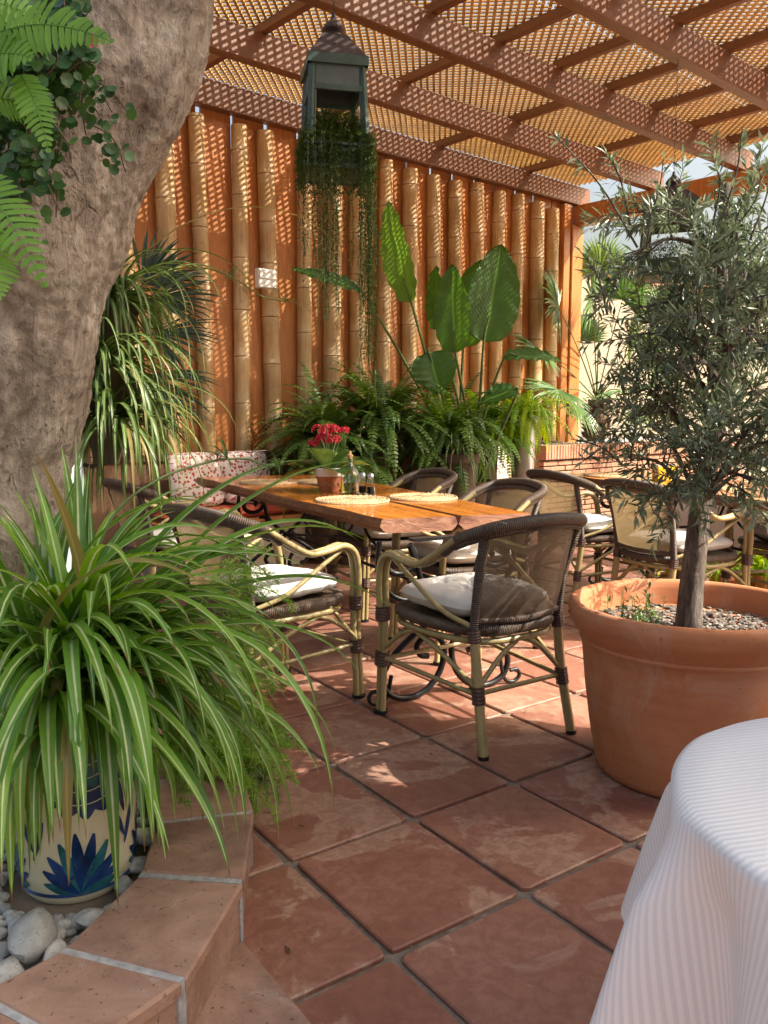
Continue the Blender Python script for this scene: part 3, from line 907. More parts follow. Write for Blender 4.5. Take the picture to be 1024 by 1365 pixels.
# ------------------------------------------------------------------ pergola
ZB = 3.51          # underside of the beams
BEAM_N = [6.0 - 0.95 * i for i in range(0, 6)]
def rotUN(): return Matrix.Rotation(UN_ROT, 3, 'Z')
def mk_pergola():
    t = thing('pergola', 'orange timber pergola roofed with diagonal wooden lattice', 'pergola', UN(5, 3, 0), UN_ROT)
    def loc(u, n, z): return Vector((u - 5, n - 3, z))
    u0, u1 = 1.7, 8.35
    for i, n_ in enumerate(BEAM_N):
        b = MB(); b.box(loc((u0 + u1) / 2, n_ - (0.025 if i == 0 else 0), ZB + 0.10), (u1 - u0, 0.09, 0.20), bev=0.006, r=rnd.random() * .5)
        b.build('beam', M['beam'], t)
    k = 0
    u = 2.05
    while u < u1:
        na_, nb_ = (1.13, 6.18) if k % 2 == 0 else (1.13, 4.13)
        b = MB(); b.box(loc(u, (na_ + nb_) / 2, ZB + 0.20 + 0.034), (0.055, nb_ - na_, 0.066), bev=.004, r=rnd.random() * .6)
        b.build('joist', M['beam_n'], t); u += 0.655; k += 1
    # end beam on the open side
    b = MB(); b.box(loc(8.2, 3.58, ZB - 0.112), (0.14, 5.25, 0.22), bev=0.006, r=.2); b.build('end_beam', M['plank'], t)
    for n_ in (6.05,):
        b = MB()
        b.box(loc(8.14, n_ - .02, (0.8 + ZB - .225) / 2), (0.20, 0.2, ZB - .225 - 0.8), bev=0.008, r=.3)
        b.box(loc(7.97, n_ - .03, (0.8 + ZB - .005) / 2), (0.12, 0.14, ZB - 0.805), bev=0.008, r=.5)
        b.build('post', M['plank'], t)
    for (u_, n_) in ((8.2, 1.25), (1.75, 5.92)):
        b = MB(); b.box(loc(u_, n_, (ZB - .23) / 2), (0.15, 0.15, ZB - .24), bev=0.008); b.build('post', M['plank'], t)
    # lattice panels between the beams
    pitch, sw, th = 0.050, 0.0195, 0.009
    z0 = ZB + 0.20 + 0.068 + th / 2 + .001
    edges = [6.12] + [(a + c) / 2 - 0.0 for a, c in zip(BEAM_N[:-1], BEAM_N[1:])] + [BEAM_N[-1] - .1]
    for j in range(len(edges) - 1):
        nb, na = edges[j] - 0.004, edges[j + 1] + 0.004
        b = MB()
        for layer in (0, 1):
            # slats along (1,1) or (1,-1) in (u,n)
            z = z0 + layer * (th + 0.0005)
            s = 1 if layer == 0 else -1
            # line: u*s - n = c
            cs = [s * uu - nn for uu in (u0, u1) for nn in (na, nb)]
            c = math.floor(min(cs) / (pitch * math.sqrt(2))) * pitch * math.sqrt(2)
            while c < max(cs):
                # n = s*u - c, clip to box
                ua, ub = u0, u1
                if s > 0: lo, hi = na + c, nb + c
                else: lo, hi = -(nb + c), -(na + c)
                ua, ub = max(ua, lo), min(ub, hi)
                if ub - ua > 0.03:
                    A_ = loc(ua, s * ua - c, z); B_ = loc(ub, s * ub - c, z)
                    d = (B_ - A_); ln = d.length; an = math.atan2(d.y, d.x)
                    b.box((A_ + B_) / 2, (ln, sw, th), Matrix.Rotation(an, 3, 'Z'), r=rnd.random())
                c += pitch * math.sqrt(2)
        b.build('lattice_panel', M['lattice'], t)
    return t
mk_pergola()

# ------------------------------------------------------------------ bamboo fence on its low wall
def mk_fence():
    t = thing('bamboo_fence', 'tall fence of bamboo poles over orange upright planks', 'fence', UN(5, 6, 0), UN_ROT)
    fr = random.Random(5)
    u = 3.10 - 0.312 * 6
    ZF = 0.885
    while u < 7.85:
        # pole
        b = MB()
        r0 = fr.uniform(0.060, 0.083); ztop = fr.uniform(3.41, 3.47)
        pts = []; rads = []
        z = ZF; nxt = ZF + fr.uniform(0.1, 0.4)
        lean = fr.uniform(-.022, .022)
        prof = [(r0, z)]
        while z < ztop:
            zz = min(nxt, ztop)
            prof += [(r0 * 0.985, z + (zz - z) * .5)]
            if nxt < ztop:
                prof += [(r0 * .99, zz - 0.022, -.5), (r0 * 1.05, zz - 0.007, -.6), (r0 * 0.975, zz, 1.0), (r0 * 1.04, zz + 0.007, -.6), (r0 * .985, zz + .022, -.5)]
            z = zz; nxt = z + fr.uniform(0.32, 0.5) 
        prof += [(r0 * .98, ztop), (r0 * .80, ztop + .001), (r0 * .78, ztop - .05), (0, ztop - .05)]
        b.lathe(prof, 20, (0, 0, 0), fr.random())
        sh = fr.uniform(-.025, .025)
        b.v = [Vector((p.x + u - 5 + sh + lean * (p.z - 2), p.y - 0.012, p.z)) for p in b.v]
        b.build('bamboo_pole', M['bamboo'], t, smooth=True)
        # plank in the gap behind
        b = MB()
        wv = fr.choice((0.305, 0.30, 0.282, 0.262))
        b.box((u + 0.156 - 5 + fr.uniform(-.008, .008), 0.04, (ZF + 3.69) / 2), (wv, 0.03, 3.69 - ZF), bev=.004, r=fr.random())
        b.build('plank', M['plank'], t)
        u += 0.312
    b = MB(); b.box((4.6 - 5, -.01, ZF - 0.03), (6.6, 0.2, 0.05), bev=.005); b.build('bottom_rail', M['greywood'], t)
    return t
mk_fence()
def mk_lowwall():
    b = MB(); b.box((0, 0, 0.41), (6.15, 0.22, 0.84), bev=.005)
    o = b.build('low_wall', M['brown_wall']); o.location = UN(4.3, 6.02, 0); o.rotation_euler = (0, 0, UN_ROT)
    tag(o, 'brown plastered low wall under the bamboo fence', 'wall')
mk_lowwall()
def mk_boxx():
    t = thing('junction_box', 'small white electrical box mounted on a bamboo pole', 'electrical box', UN(3.86, 5.80, 2.18), UN_ROT)
    b = MB(); b.box((0, 0, .075), (0.17, 0.06, 0.15), bev=.008); b.build('case', M['white_plastic'], t)
    b = MB(); b.box((0, -.034, .105), (0.15, 0.006, 0.07), bev=.002); b.build('lid', M['white_plastic'], t)
mk_boxx()

# ------------------------------------------------------------------ far wall, brick planter, added shade wall
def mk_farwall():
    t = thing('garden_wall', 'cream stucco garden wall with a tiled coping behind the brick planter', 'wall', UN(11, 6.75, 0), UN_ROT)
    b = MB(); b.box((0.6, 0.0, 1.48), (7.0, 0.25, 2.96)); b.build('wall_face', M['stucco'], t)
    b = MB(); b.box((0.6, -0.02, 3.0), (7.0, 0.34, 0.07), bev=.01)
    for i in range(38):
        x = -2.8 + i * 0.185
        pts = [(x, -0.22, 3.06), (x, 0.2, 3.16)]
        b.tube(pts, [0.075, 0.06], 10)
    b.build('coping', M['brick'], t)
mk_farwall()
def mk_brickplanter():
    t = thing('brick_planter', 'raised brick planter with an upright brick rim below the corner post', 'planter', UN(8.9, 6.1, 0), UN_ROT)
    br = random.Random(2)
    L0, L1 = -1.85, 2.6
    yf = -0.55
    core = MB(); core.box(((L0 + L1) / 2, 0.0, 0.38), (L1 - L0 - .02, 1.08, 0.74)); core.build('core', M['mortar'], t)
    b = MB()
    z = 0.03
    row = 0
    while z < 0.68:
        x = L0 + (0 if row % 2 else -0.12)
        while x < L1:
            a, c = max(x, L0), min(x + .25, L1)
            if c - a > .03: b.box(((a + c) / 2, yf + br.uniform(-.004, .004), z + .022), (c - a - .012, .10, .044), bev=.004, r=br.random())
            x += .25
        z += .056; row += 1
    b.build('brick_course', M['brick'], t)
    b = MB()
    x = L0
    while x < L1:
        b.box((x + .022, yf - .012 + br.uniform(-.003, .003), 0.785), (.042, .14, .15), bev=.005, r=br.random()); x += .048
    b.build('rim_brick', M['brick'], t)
    g = MB()
    g.box((0.38, 0.02, 0.82), (4.4, 1.0, 0.05))
    go = g.build('bed', M['earth'], t)
    gv = MB()
    for i in range(1500):
        x, y = br.uniform(L0 + .05, L1 - .05), br.uniform(-.46, .5)
        blob(gv, Vector((x, y, .85)), .022, .018, .013, Matrix.Rotation(br.uniform(0, 3), 3, 'Z'), i, 6, 4, br.random())
    o = gv.build('white_gravel', M['pebble'], smooth=True)
    o.location = UN(8.9, 6.1, 0); o.rotation_euler = (0, 0, UN_ROT)
    tag(o, kind='stuff')
mk_brickplanter()
def mk_shade_wall():  # wall block added out of view to keep sun off foreground, trunk and tablecloth
    t = thing('added_shade_wall', 'unseen white stucco wall block added to shade the foreground and trunk', 'wall', (2.15, 0.6, 0))
    b = MB(); b.box((0, .68, 2.35), (0.3, 2.04, 4.7)); b.build('wall_face', M['white_stucco'], t)
    b = MB(); b.box((-.03, .68, 4.74), (0.5, 2.14, 0.08), bev=.01); b.build('coping', M['brick'], t)
mk_shade_wall()

# ------------------------------------------------------------------ leaning tree
def mk_tree():
    t = thing('leaning_tree', 'thick grey barked tree trunk leaning over the terrace', 'tree', (-1.3, 2.45, 0.0))
    o = Vector((-1.3, 2.45, 0))
    ctl = [(-1.42, 2.42, 0.0, .40), (-1.36, 2.42, .5, .37), (-1.255, 2.42, 1.05, .345), (-1.13, 2.42, 1.47, .325), (-1.065, 2.42, 1.65, .318), (-.985, 2.42, 1.85, .312), (-.885, 2.42, 2.05, .305), (-.785, 2.44, 2.3, .30), (-.66, 2.46, 2.8, .29), (-.60, 2.5, 3.5, .28), (-.55, 2.5, 4.4, .26)]
    P4 = catmull([Vector(c[:3]) for c in ctl], 34)
    rad = []
    for i in range(len(ctl) - 1):
        for j in range(34): rad.append(ctl[i][3] + (ctl[i + 1][3] - ctl[i][3]) * j / 34)
    rad.append(ctl[-1][3])
    b = MB()
    n = 150
    vs = []; fs = []
    m = len(P4)
    for i in range(m):
        d = (P4[min(i + 1, m - 1)] - P4[max(i - 1, 0)]).normalized()
        x = Vector((0, 1, 0)); x = (x - d * x.dot(d)).normalized(); y = d.cross(x)
        for k in range(n):
            an = 2 * PI * k / n
            q = x * math.cos(an) + y * math.sin(an)
            p = P4[i] + q * rad[i]
            s = p * 2.3
            h = 0.022 * noise.noise(s) + 0.028 * noise.noise(p * 5.2) + 0.008 * noise.noise(p * 12) + 0.007 * abs(noise.noise(Vector((p.x * 26, p.y * 26, p.z * 13)))) + 0.006 * noise.noise(p * 45)
            h += 0.012 * math.sin(3 * an + i * .021)
            vs.append(p + q * h - o)
    for i in range(m - 1):
        for k in range(n):
            k2 = (k + 1) % n
            fs.append((i * n + k, i * n + k2, (i + 1) * n + k2, (i + 1) * n + k))
    b.add(vs, fs)
    b.build('trunk', M['bark'], t, smooth=True)
mk_tree()

# ------------------------------------------------------------------ chairs
def mk_chair(label, group):
    t = thing('cane_armchair', label, 'chair', (0, 0, 0), 0, group)
    W, Wb = 0.25, 0.205
    yF, yB = 0.27, -0.30
    def cane(path, r=0.0145, name=None, double=None, k=6):
        b = MB(); p = catmull(path, k)
        if double is None: b.tube(p, r, 8)
        else:
            dv = Vector(double)
            b.tube([q - dv for q in p], r, 8); b.tube([q + dv for q in p], r, 8)
        return b
    for s in (-1, 1):
        # front leg running up into the arm (double cane)
        path = [(s * W, yF, 0.0), (s * W * .985, yF - .012, .30), (s * W * 1.02, yF - .02, .55), (s * W * 1.04, yF - .045, .63), (s * W * 1.06, yF - .11, .665), (s * W * 1.09, yF - .20, .655), (s * W * 1.10, yF - .30, .655), (s * W * 1.08, yF - .40, .705), (s * W * 1.03, yF - .49, .765)]
        leg_p = path[:2] + [(s * W * .99, yF - .014, .43)]
        cane(leg_p, .0135, double=(0, .0125, 0)).build('leg', M['cane'], t, smooth=True)
        arm_p = [(s * W * .99, yF - .014, .43)] + path[2:]
        cane(arm_p, .0135, double=(s * .0125, 0.004, 0)).build('arm', M['cane'], t, smooth=True)
        # back leg, single thick cane leaning back
        cane([(s * Wb * 1.06, yB - .02, 0.0), (s * Wb, yB + .03, .25), (s * Wb, yB + .055, .44)], .018).build('leg', M['cane'], t, smooth=True)
        # wicker wrapped back post
        b = MB(); b.tube(catmull([(s * Wb, yB + .055, .44), (s * Wb * 1.02, yB + .03, .62), (s * Wb * 1.10, yB - .015, .775)], 8), .0165, 10)
        b.build('back_post', M['wicker'], t, smooth=True)
        # arm brace
        cane([(s * W * 1.05, yF - .09, .655), (s * W * 1.05, yF - .20, .60), (s * W * .99, yF - .38, .50), (s * Wb * 1.02, yB + .06, .455)], .0095).build('arm_brace', M['cane'], t, smooth=True)
        # side stretcher and diagonals
        b = cane([(s * W, yF - .01, .235), (s * Wb * 1.0, yB + .03, .215)], .0095, k=2)
        for q in (cane([(s * W, yF - .02, .27), (s * W * .97, yF - .13, .35), (s * W * .95, yF - .21, .385)], .0095), cane([(s * Wb, yB + .03, .235), (s * W * .93, yF - .36, .335), (s * W * .95, yF - .21, .385)], .0095)):
            b.add(q.v, q.f, .5, q.a)
        b.build('stretcher', M['cane'], t, smooth=True)
        # bindings
        for p0, p1, r in (((s * W * .99, yF - .012, .385), (s * W * .99, yF - .014, .44), .031), ((s * W, yF - .008, .20), (s * W * .99, yF - .01, .255), .031), ((s * Wb, yB + .05, .40), (s * Wb, yB + .056, .445), .024), ((s * Wb * 1.01, yB + .02, .185), (s * Wb, yB + .03, .245), .025)):
            p0 = Vector(p0); p1 = Vector(p1)
            m = 9
            b = MB(); b.tube([p0.lerp(p1, i / m) for i in range(m + 1)], [r * (1.0 if i % 2 else .93) for i in range(m + 1)], 10)
            b.build('binding', M['binding'], t, smooth=False)
        b = MB(); b.tube([(s * W, yF, 0), (s * W, yF, .014)], .029, 10); b.build('foot_cap', M['iron'], t)
        b = MB(); b.tube([(s * Wb * 1.06, yB - .02, 0), (s * Wb * 1.06, yB - .019, .014)], .0195, 10); b.build('foot_cap', M['iron'], t)
    for y, z, ww in ((yF - .01, .225, W), (yB + .03, .22, Wb)):
        b = cane([(-ww, y, z), (ww, y, z)], .0095, k=2)
        for s in (-1, 1):
            q = cane([(s * ww, y, z + .02), (s * ww * .45, y, .345), (s * ww * .12, y, .385)], .0095); b.add(q.v, q.f, .5, q.a)
        b.build('stretcher', M['cane'], t, smooth=True)
    # seat: wicker ring + web, cane rail below
    def ring(k, dz): 
        P = []
        for i in range(28):
            a = 2 * PI * i / 28
            c, s_ = math.cos(a), math.sin(a)
            ex = 0.55
            x = math.copysign(abs(c) ** ex, c) * (W * .97); y = math.copysign(abs(s_) ** ex, s_) * 0.262
            if y < 0: x *= 1 - .16 * (-y / .262)
            P.append(Vector((x * k, y * k - .012, dz)))
        return P
    b = MB(); P = ring(1.0, .435); b.tube(P + [P[0], P[1]], .0225, 10, cap=False)
    top = ring(.96, .448); bot = ring(.96, .43)
    b.add(top + bot, [tuple(range(28)), tuple(range(28, 56))[::-1]])
    b.build('seat', M['wicker'], t, smooth=True)
    b = MB(); P = ring(1.0, .395); b.tube(P + [P[0], P[1]], .0125, 8, cap=False); b.build('seat_rail', M['cane'], t, smooth=True)
    # wicker roll round the back
    hoop = [(-W * 1.03, yF - .49, .765), (-W * .98, yB - .01, .80), (-W * .72, yB - .06, .822), (0, yB - .085, .835), (W * .72, yB - .06, .822), (W * .98, yB - .01, .80), (W * 1.03, yF - .49, .765)]
    hp = [(-W * 1.07, yF - .42, .715)] + hoop + [(W * 1.07, yF - .42, .715)]
    b = MB(); b.tube(catmull(hp, 8), .0215, 12)
    q = [Vector(p) + Vector((0, .02, -.028)) for p in hoop]
    b.tube(catmull(q, 8), .013, 8)
    b.build('back_hoop', M['wicker'], t, smooth=True)
    b = MB(); b.tube(catmull([(-Wb, yB + .05, .475), (0, yB + .01, .47), (Wb, yB + .05, .475)], 6), .013, 8); b.build('back_rail', M['wicker'], t, smooth=True)
    # woven panel
    b = MB(); nx, nzz = 12, 8
    vs = []
    for j in range(nzz + 1):
        tz = j / nzz
        hw = (Wb * .99) * (1 + .09 * tz)
        for i in range(nx + 1):
            s_ = -1 + 2 * i / nx
            zt = .80 + .022 * (1 - s_ * s_)
            z = .475 + (zt - .475) * tz
            y = yB + .05 - .065 * tz - (1 - s_ * s_) * (.04 + .03 * tz)
            vs.append(Vector((s_ * hw, y, z)))
    fs = [(j * (nx + 1) + i, j * (nx + 1) + i + 1, (j + 1) * (nx + 1) + i + 1, (j + 1) * (nx + 1) + i) for j in range(nzz) for i in range(nx)]
    b.add(vs, fs); b.build('back_panel', M['mesh'], t, smooth=True)
    return t

def mk_cushion_mesh(w=.46, d=.45, h=.075, seed=0, tufts=True, name='seat_cushion', material=None, n=44):
    b = MB()
    vs = []; fs = []
    for side in (1, -1):
        for j in range(n + 1):
            for i in range(n + 1):
                x = -1 + 2 * i / n; y = -1 + 2 * j / n
                # rounded-square outline
                k = 1 - 0.06 * (abs(x) ** 3) * (abs(y) ** 3) * 2
                e = (1 - abs(x) ** 3.2) * (1 - abs(y) ** 3.2)
                hh = h * 0.5 * max(0, e) ** 0.42
                px, py = x * w / 2 * k * (1 - .03 * (1 - abs(y))), y * d / 2 * k
                if tufts and side > 0:
                    for (tx, ty) in ((-.38, -.38), (.38, -.38), (-.38, .38), (.38, .38), (0, 0)):
                        r2 = ((x - tx) ** 2 + (y - ty) ** 2)
                        an_ = math.atan2(y - ty, x - tx); hh -= h * (.46 * math.exp(-r2 / .012) + .10 * math.exp(-r2 / .06) * (1 + math.sin(7 * an_ + tx * 9)))
                hh += side * .006 * noise.noise(Vector((px * 14, py * 14, seed * 5.3))) * min(1, e * 3)
                vs.append(Vector((px, py, h * .5 + side * hh)))
    m = (n + 1) ** 2
    for j in range(n):
        for i in range(n):
            a = j * (n + 1) + i
            fs.append((a, a + 1, a + n + 2, a + n + 1))
            fs.append((m + a, m + a + n + 1, m + a + n + 2, m + a + 1))
    b.add(vs, fs)
    return b.build(name, material or M['cushion'], smooth=True)

GRP = 'cane armchairs with brown mesh backs around the wooden tables'
def place(first, x, y, face, label):
    rz = math.atan2(face[1], face[0]) - PI / 2
    if first is None:
        c = mk_chair(label, GRP); c.location = (x, y, 0); c.rotation_euler = (0, 0, rz); return c
    return dup(first, (x, y, 0), rz, label, GRP)
ch = [
    (0.345, 3.215, (-.565, .825), 'nearest cane armchair with its back to us at the table end', 'tufted white cushion on the nearest armchair at the table end', True),
    (-0.475, 3.47, (.70, .71), 'cane armchair with brown wicker rim half hidden by the foreground spider plant', 'flat white cushion on the armchair beside the foreground spider plant', False),
    (-1.14, 4.72, (.80, .60), 'cane armchair mostly hidden behind long leaves near the floral cushions', 'white cushion on the armchair hidden behind long leaves', False),
    (0.40, 4.30, (-.90, -.43), 'cane armchair behind the near table, left of the terracotta pot', 'white cushion under the near table edge behind the nearest armchair', False),
    (0.02, 5.14, (-.90, -.43), 'far cane armchair across the near table, in front of the big ferns', 'white cushion on the armchair in front of the big ferns', False),
    (1.33, 5.36, (.90, .43), 'sunlit cane armchair at the far table, near the brick planter', 'white cushion on the sunlit armchair near the brick planter', False),
    (1.62, 4.62, (.88, .47), 'sunlit cane armchair with leaf shadow on its back, left of the olive trunk', 'white cushion on the armchair left of the olive trunk', False),
    (2.42, 4.95, (-.93, -.36), 'cane armchair on the far side of the far table, right of the olive trunk', 'white cushion seen right of the olive trunk behind scrolled table legs', False),
]
first = None
for i, (x, y, f, lab, cl, tuft) in enumerate(ch):
    c = place(first, x, y, f, lab)
    if first is None: first = c
    cu = mk_cushion_mesh(seed=i, tufts=tuft, h=.11 if tuft else .095)
    cu.location = (x, y, .452); cu.rotation_euler = (0, 0, c.rotation_euler.z)
    tag(cu, cl, 'cushion', 'white seat cushions on the armchairs')

# ------------------------------------------------------------------ tables
def scroll(c, r0, a0, turns, r1, n=30):
    """2-D spiral around c from radius r0 at angle a0, turning, ending at radius r1"""
    return [(c[0] + (r0 + (r1 - r0) * i / n) * math.cos(a0 + turns * 2 * PI * i / n), c[1] + (r0 + (r1 - r0) * i / n) * math.sin(a0 + turns * 2 * PI * i / n)) for i in range(n + 1)]
def mk_table(label, quad, gap, name='slab_table'):
    """quad: near-left, near-right, far-right, far-left corners in plan"""
    nl, nr, fr_, fl = [Vector((*p, 0)) for p in quad]
    mid = (nl + nr + fr_ + fl) / 4
    ax = ((fl + fr_) / 2 - (nl + nr) / 2)
    rz = math.atan2(ax.y, ax.x) - PI / 2
    t = thing(name, label, 'table', mid, rz)
    Rm = Matrix.Rotation(-rz, 3, 'Z')
    nl, nr, fr_, fl = [Rm @ (p - mid) for p in (nl, nr, fr_, fl)]
    ZT, TH = .75, .062
    sr = random.Random(len(label))
    def strip(a, b_, seed, amp):
        """wavy live edge from a to b_"""
        n = 40; d = (b_ - a); nrm = Vector((d.y, -d.x, 0)).normalized()
        o = []
        for i in range(n + 1):
            t_ = i / n
            k = amp * (noise.noise(Vector((t_ * 4, seed, 0))) + .5 * noise.noise(Vector((t_ * 11, seed, 3)))) * min(1, t_ * 12, (1 - t_) * 12)
            o.append(a + d * t_ + nrm * k)
        return o
    gm0 = nl.lerp(nr, gap); gm1 = fl.lerp(fr_, gap + .04)
    for k, (a0, a1, b0, b1) in enumerate(((nl, fl, gm0 - Vector((.012, 0, 0)), gm1 - Vector((.012, 0, 0))), (gm0 + Vector((.012, 0, 0)), gm1 + Vector((.012, 0, 0)), nr, fr_))):
        le = strip(a0, a1, 3 + k, .022); re = strip(b0, b1, 9 + k, .004 if k == 0 else .022)
        b = MB(); n = len(le); vs = []; fs = []; 
        for z, ins in ((ZT, 0.006), (ZT - .008, 0), (ZT - TH * .55, -.008), (ZT - TH, .018)):
            for i in range(n):
                dl = (le[i] - re[i]).normalized()
                kk = ins + (.006 * noise.noise(Vector((i * .5, z * 40, k))) if z < ZT - .01 else 0)
                vs.append(le[i] - dl * kk + Vector((0, 0, z)))
            for i in range(n):
                dl = (le[i] - re[i]).normalized()
                vs.append(re[i] + dl * ins + Vector((0, 0, z)))
        for i in range(n - 1):
            fs.append((i, n + i, n + i + 1, i + 1)[::-1])
        b.add(vs, fs, .3 + .3 * k, mi=0)
        fs2 = []; fs3 = []
        for r_ in range(3):
            o0, o1 = r_ * 2 * n, (r_ + 1) * 2 * n
            for i in range(n - 1):
                fs2.append((o0 + i, o1 + i, o1 + i + 1, o0 + i + 1)[::-1])
                fs2.append((o0 + n + i, o0 + n + i + 1, o1 + n + i + 1, o1 + n + i)[::-1])
            fs3.append((o0, o0 + n, o1 + n, o1)[::-1]); fs3.append((o0 + n - 1, o1 + n - 1, o1 + 2 * n - 1, o0 + 2 * n - 1)[::-1])
        o3 = 3 * 2 * n
        for i in range(n - 1): fs2.append((o3 + i, o3 + i + 1, o3 + n + i + 1, o3 + n + i)[::-1])
        base = 0
        b.f.extend(fs2); b.mi.extend([1] * len(fs2)); b.f.extend(fs3); b.mi.extend([2] * len(fs3))
        b.build('slab', [M['slab'], M['slab_edge'], M['endgrain']], t)
    ln = ax.length
    for sy, dy in ((-1, -.12), (1, .45)):
        y = sy * (ln / 2 - dy)
        fl_ = MB()
        for s in (-1, 1):
            def P(pts): return [Vector((s * a * 1.2 + (-.12 if sy < 0 else 0), y, z)) for a, z in pts]
            # big S: curl under the top, crossing the centre, lower loop and foot curl
            top = scroll((.20, .60), .018, PI * 1.2, -1.25, .075)
            body = [(.125, .575), (.10, .49), (.0, .385), (-.10, .31), (-.20, .22), (-.255, .13), (-.24, .05), (-.175, .014), (-.095, .03), (-.035, .10), (-.015, .19), (-.035, .25), (-.085, .27), (-.125, .23), (-.11, .19), (-.08, .18)]
            fl_.tube(P(top) , .0135, 8)
            fl_.tube(catmull(P([(top[-1][0], top[-1][1])] + body), 6), .0135, 8)
            c2 = scroll((-.285, .045), .042, PI * .1, 1.1, .012)
            fl_.tube(catmull(P([(-.225, .12), (-.235, .06), (-.25, .02), (-.285, .008), (-.31, .03), (-.30, .06), (-.27, .06)]), 6), .009, 8)
            fl_.tube(catmull(P([(.27, .685), (.275, .56), (.235, .47), (.17, .43), (.12, .45), (.12, .50), (.16, .51)]), 6), .012, 8)
            fl_.tube(P([(.03, .40), (.10, .345), (.15, .37), (.13, .405)]), .008, 8)
        ringp = [Vector((-.12 * (sy < 0) + .045 * math.cos(a * PI / 8), y, .385 + .045 * math.sin(a * PI / 8))) for a in range(18)]
        fl_.tube(ringp, .008, 8)
        fl_.box((0, y, .6815), (.60, .05, .012))
        fl_.build('leg', M['iron'], t, smooth=True)
    b = MB()
    ya, yb = -(ln / 2 + .12), ln / 2 - .45
    b.tube([(0, ya, .385), (0, yb, .385)], .009, 8)
    b.tube(catmull([(0, ya, .385), (0, ya * .6 + yb * .4, .50), (0, (ya + yb) / 2, .675)], 6), .008, 8)
    b.tube(catmull([(0, yb, .385), (0, yb * .6 + ya * .4, .50), (0, (ya + yb) / 2, .675)], 6), .008, 8)
    b.build('stretcher', M['iron'], t, smooth=True)
    return t
mk_table('near live-edge orange wood table on black scrolled iron legs', [(-.01, 3.577), (.663, 3.794), (-.40, 6.22), (-1.317, 5.941)], .5)
mk_table('far live-edge wood table beyond the olive pot, below the brick planter', [(1.98, 4.25), (2.72, 4.52), (2.02, 6.55), (1.28, 6.28)], .5)

def mk_mat(x, y, r, label, rz=0):
    b = MB()
    nr, na = 34, 120
    vs = []; fs = []
    for i in range(nr + 1):
        q = i / nr
        rr = r * q
        for k in range(na):
            a = 2 * PI * k / na
            ph = q * 11 * 2 * PI
            wv = abs(math.sin(ph / 2))
            tw = .5 + .5 * math.sin(a * 40 + math.floor(ph / (2 * PI)) * 2.1 + ph * .5)
            z = .003 + .013 * wv * (.25 + .75 * tw)
            if i == nr: z = .001
            ro = rr * (1 + (.015 * math.sin(a * 40) if i > nr - 3 else 0))
            vs.append(Vector((ro * math.cos(a), ro * math.sin(a), z)))
    for i in range(nr):
        for k in range(na):
            k2 = (k + 1) % na
            fs.append((i * na + k, (i + 1) * na + k, (i + 1) * na + k2, i * na + k2))
    b.add(vs, fs)
    o = b.build('placemat', M['straw'], smooth=True); o.location = (x, y, .7505)
    tag(o, label, 'placemat', 'round woven straw placemats on the wooden tables')
mk_mat(-.74, 5.46, .195, 'round straw placemat at the far left end of the near table')
mk_mat(-.165, 4.33, .195, 'round straw placemat in front of the oil bottle')
mk_mat(.205, 4.47, .185, 'round straw placemat right of the glass shakers')
mk_mat(-.40, 5.50, .18, 'straw placemat half hidden behind the red flower pot')
mk_mat(1.62, 6.05, .19, 'straw placemat at the far end of the far table')
mk_mat(1.98, 5.10, .19, 'straw placemat on the far table behind the olive leaves')

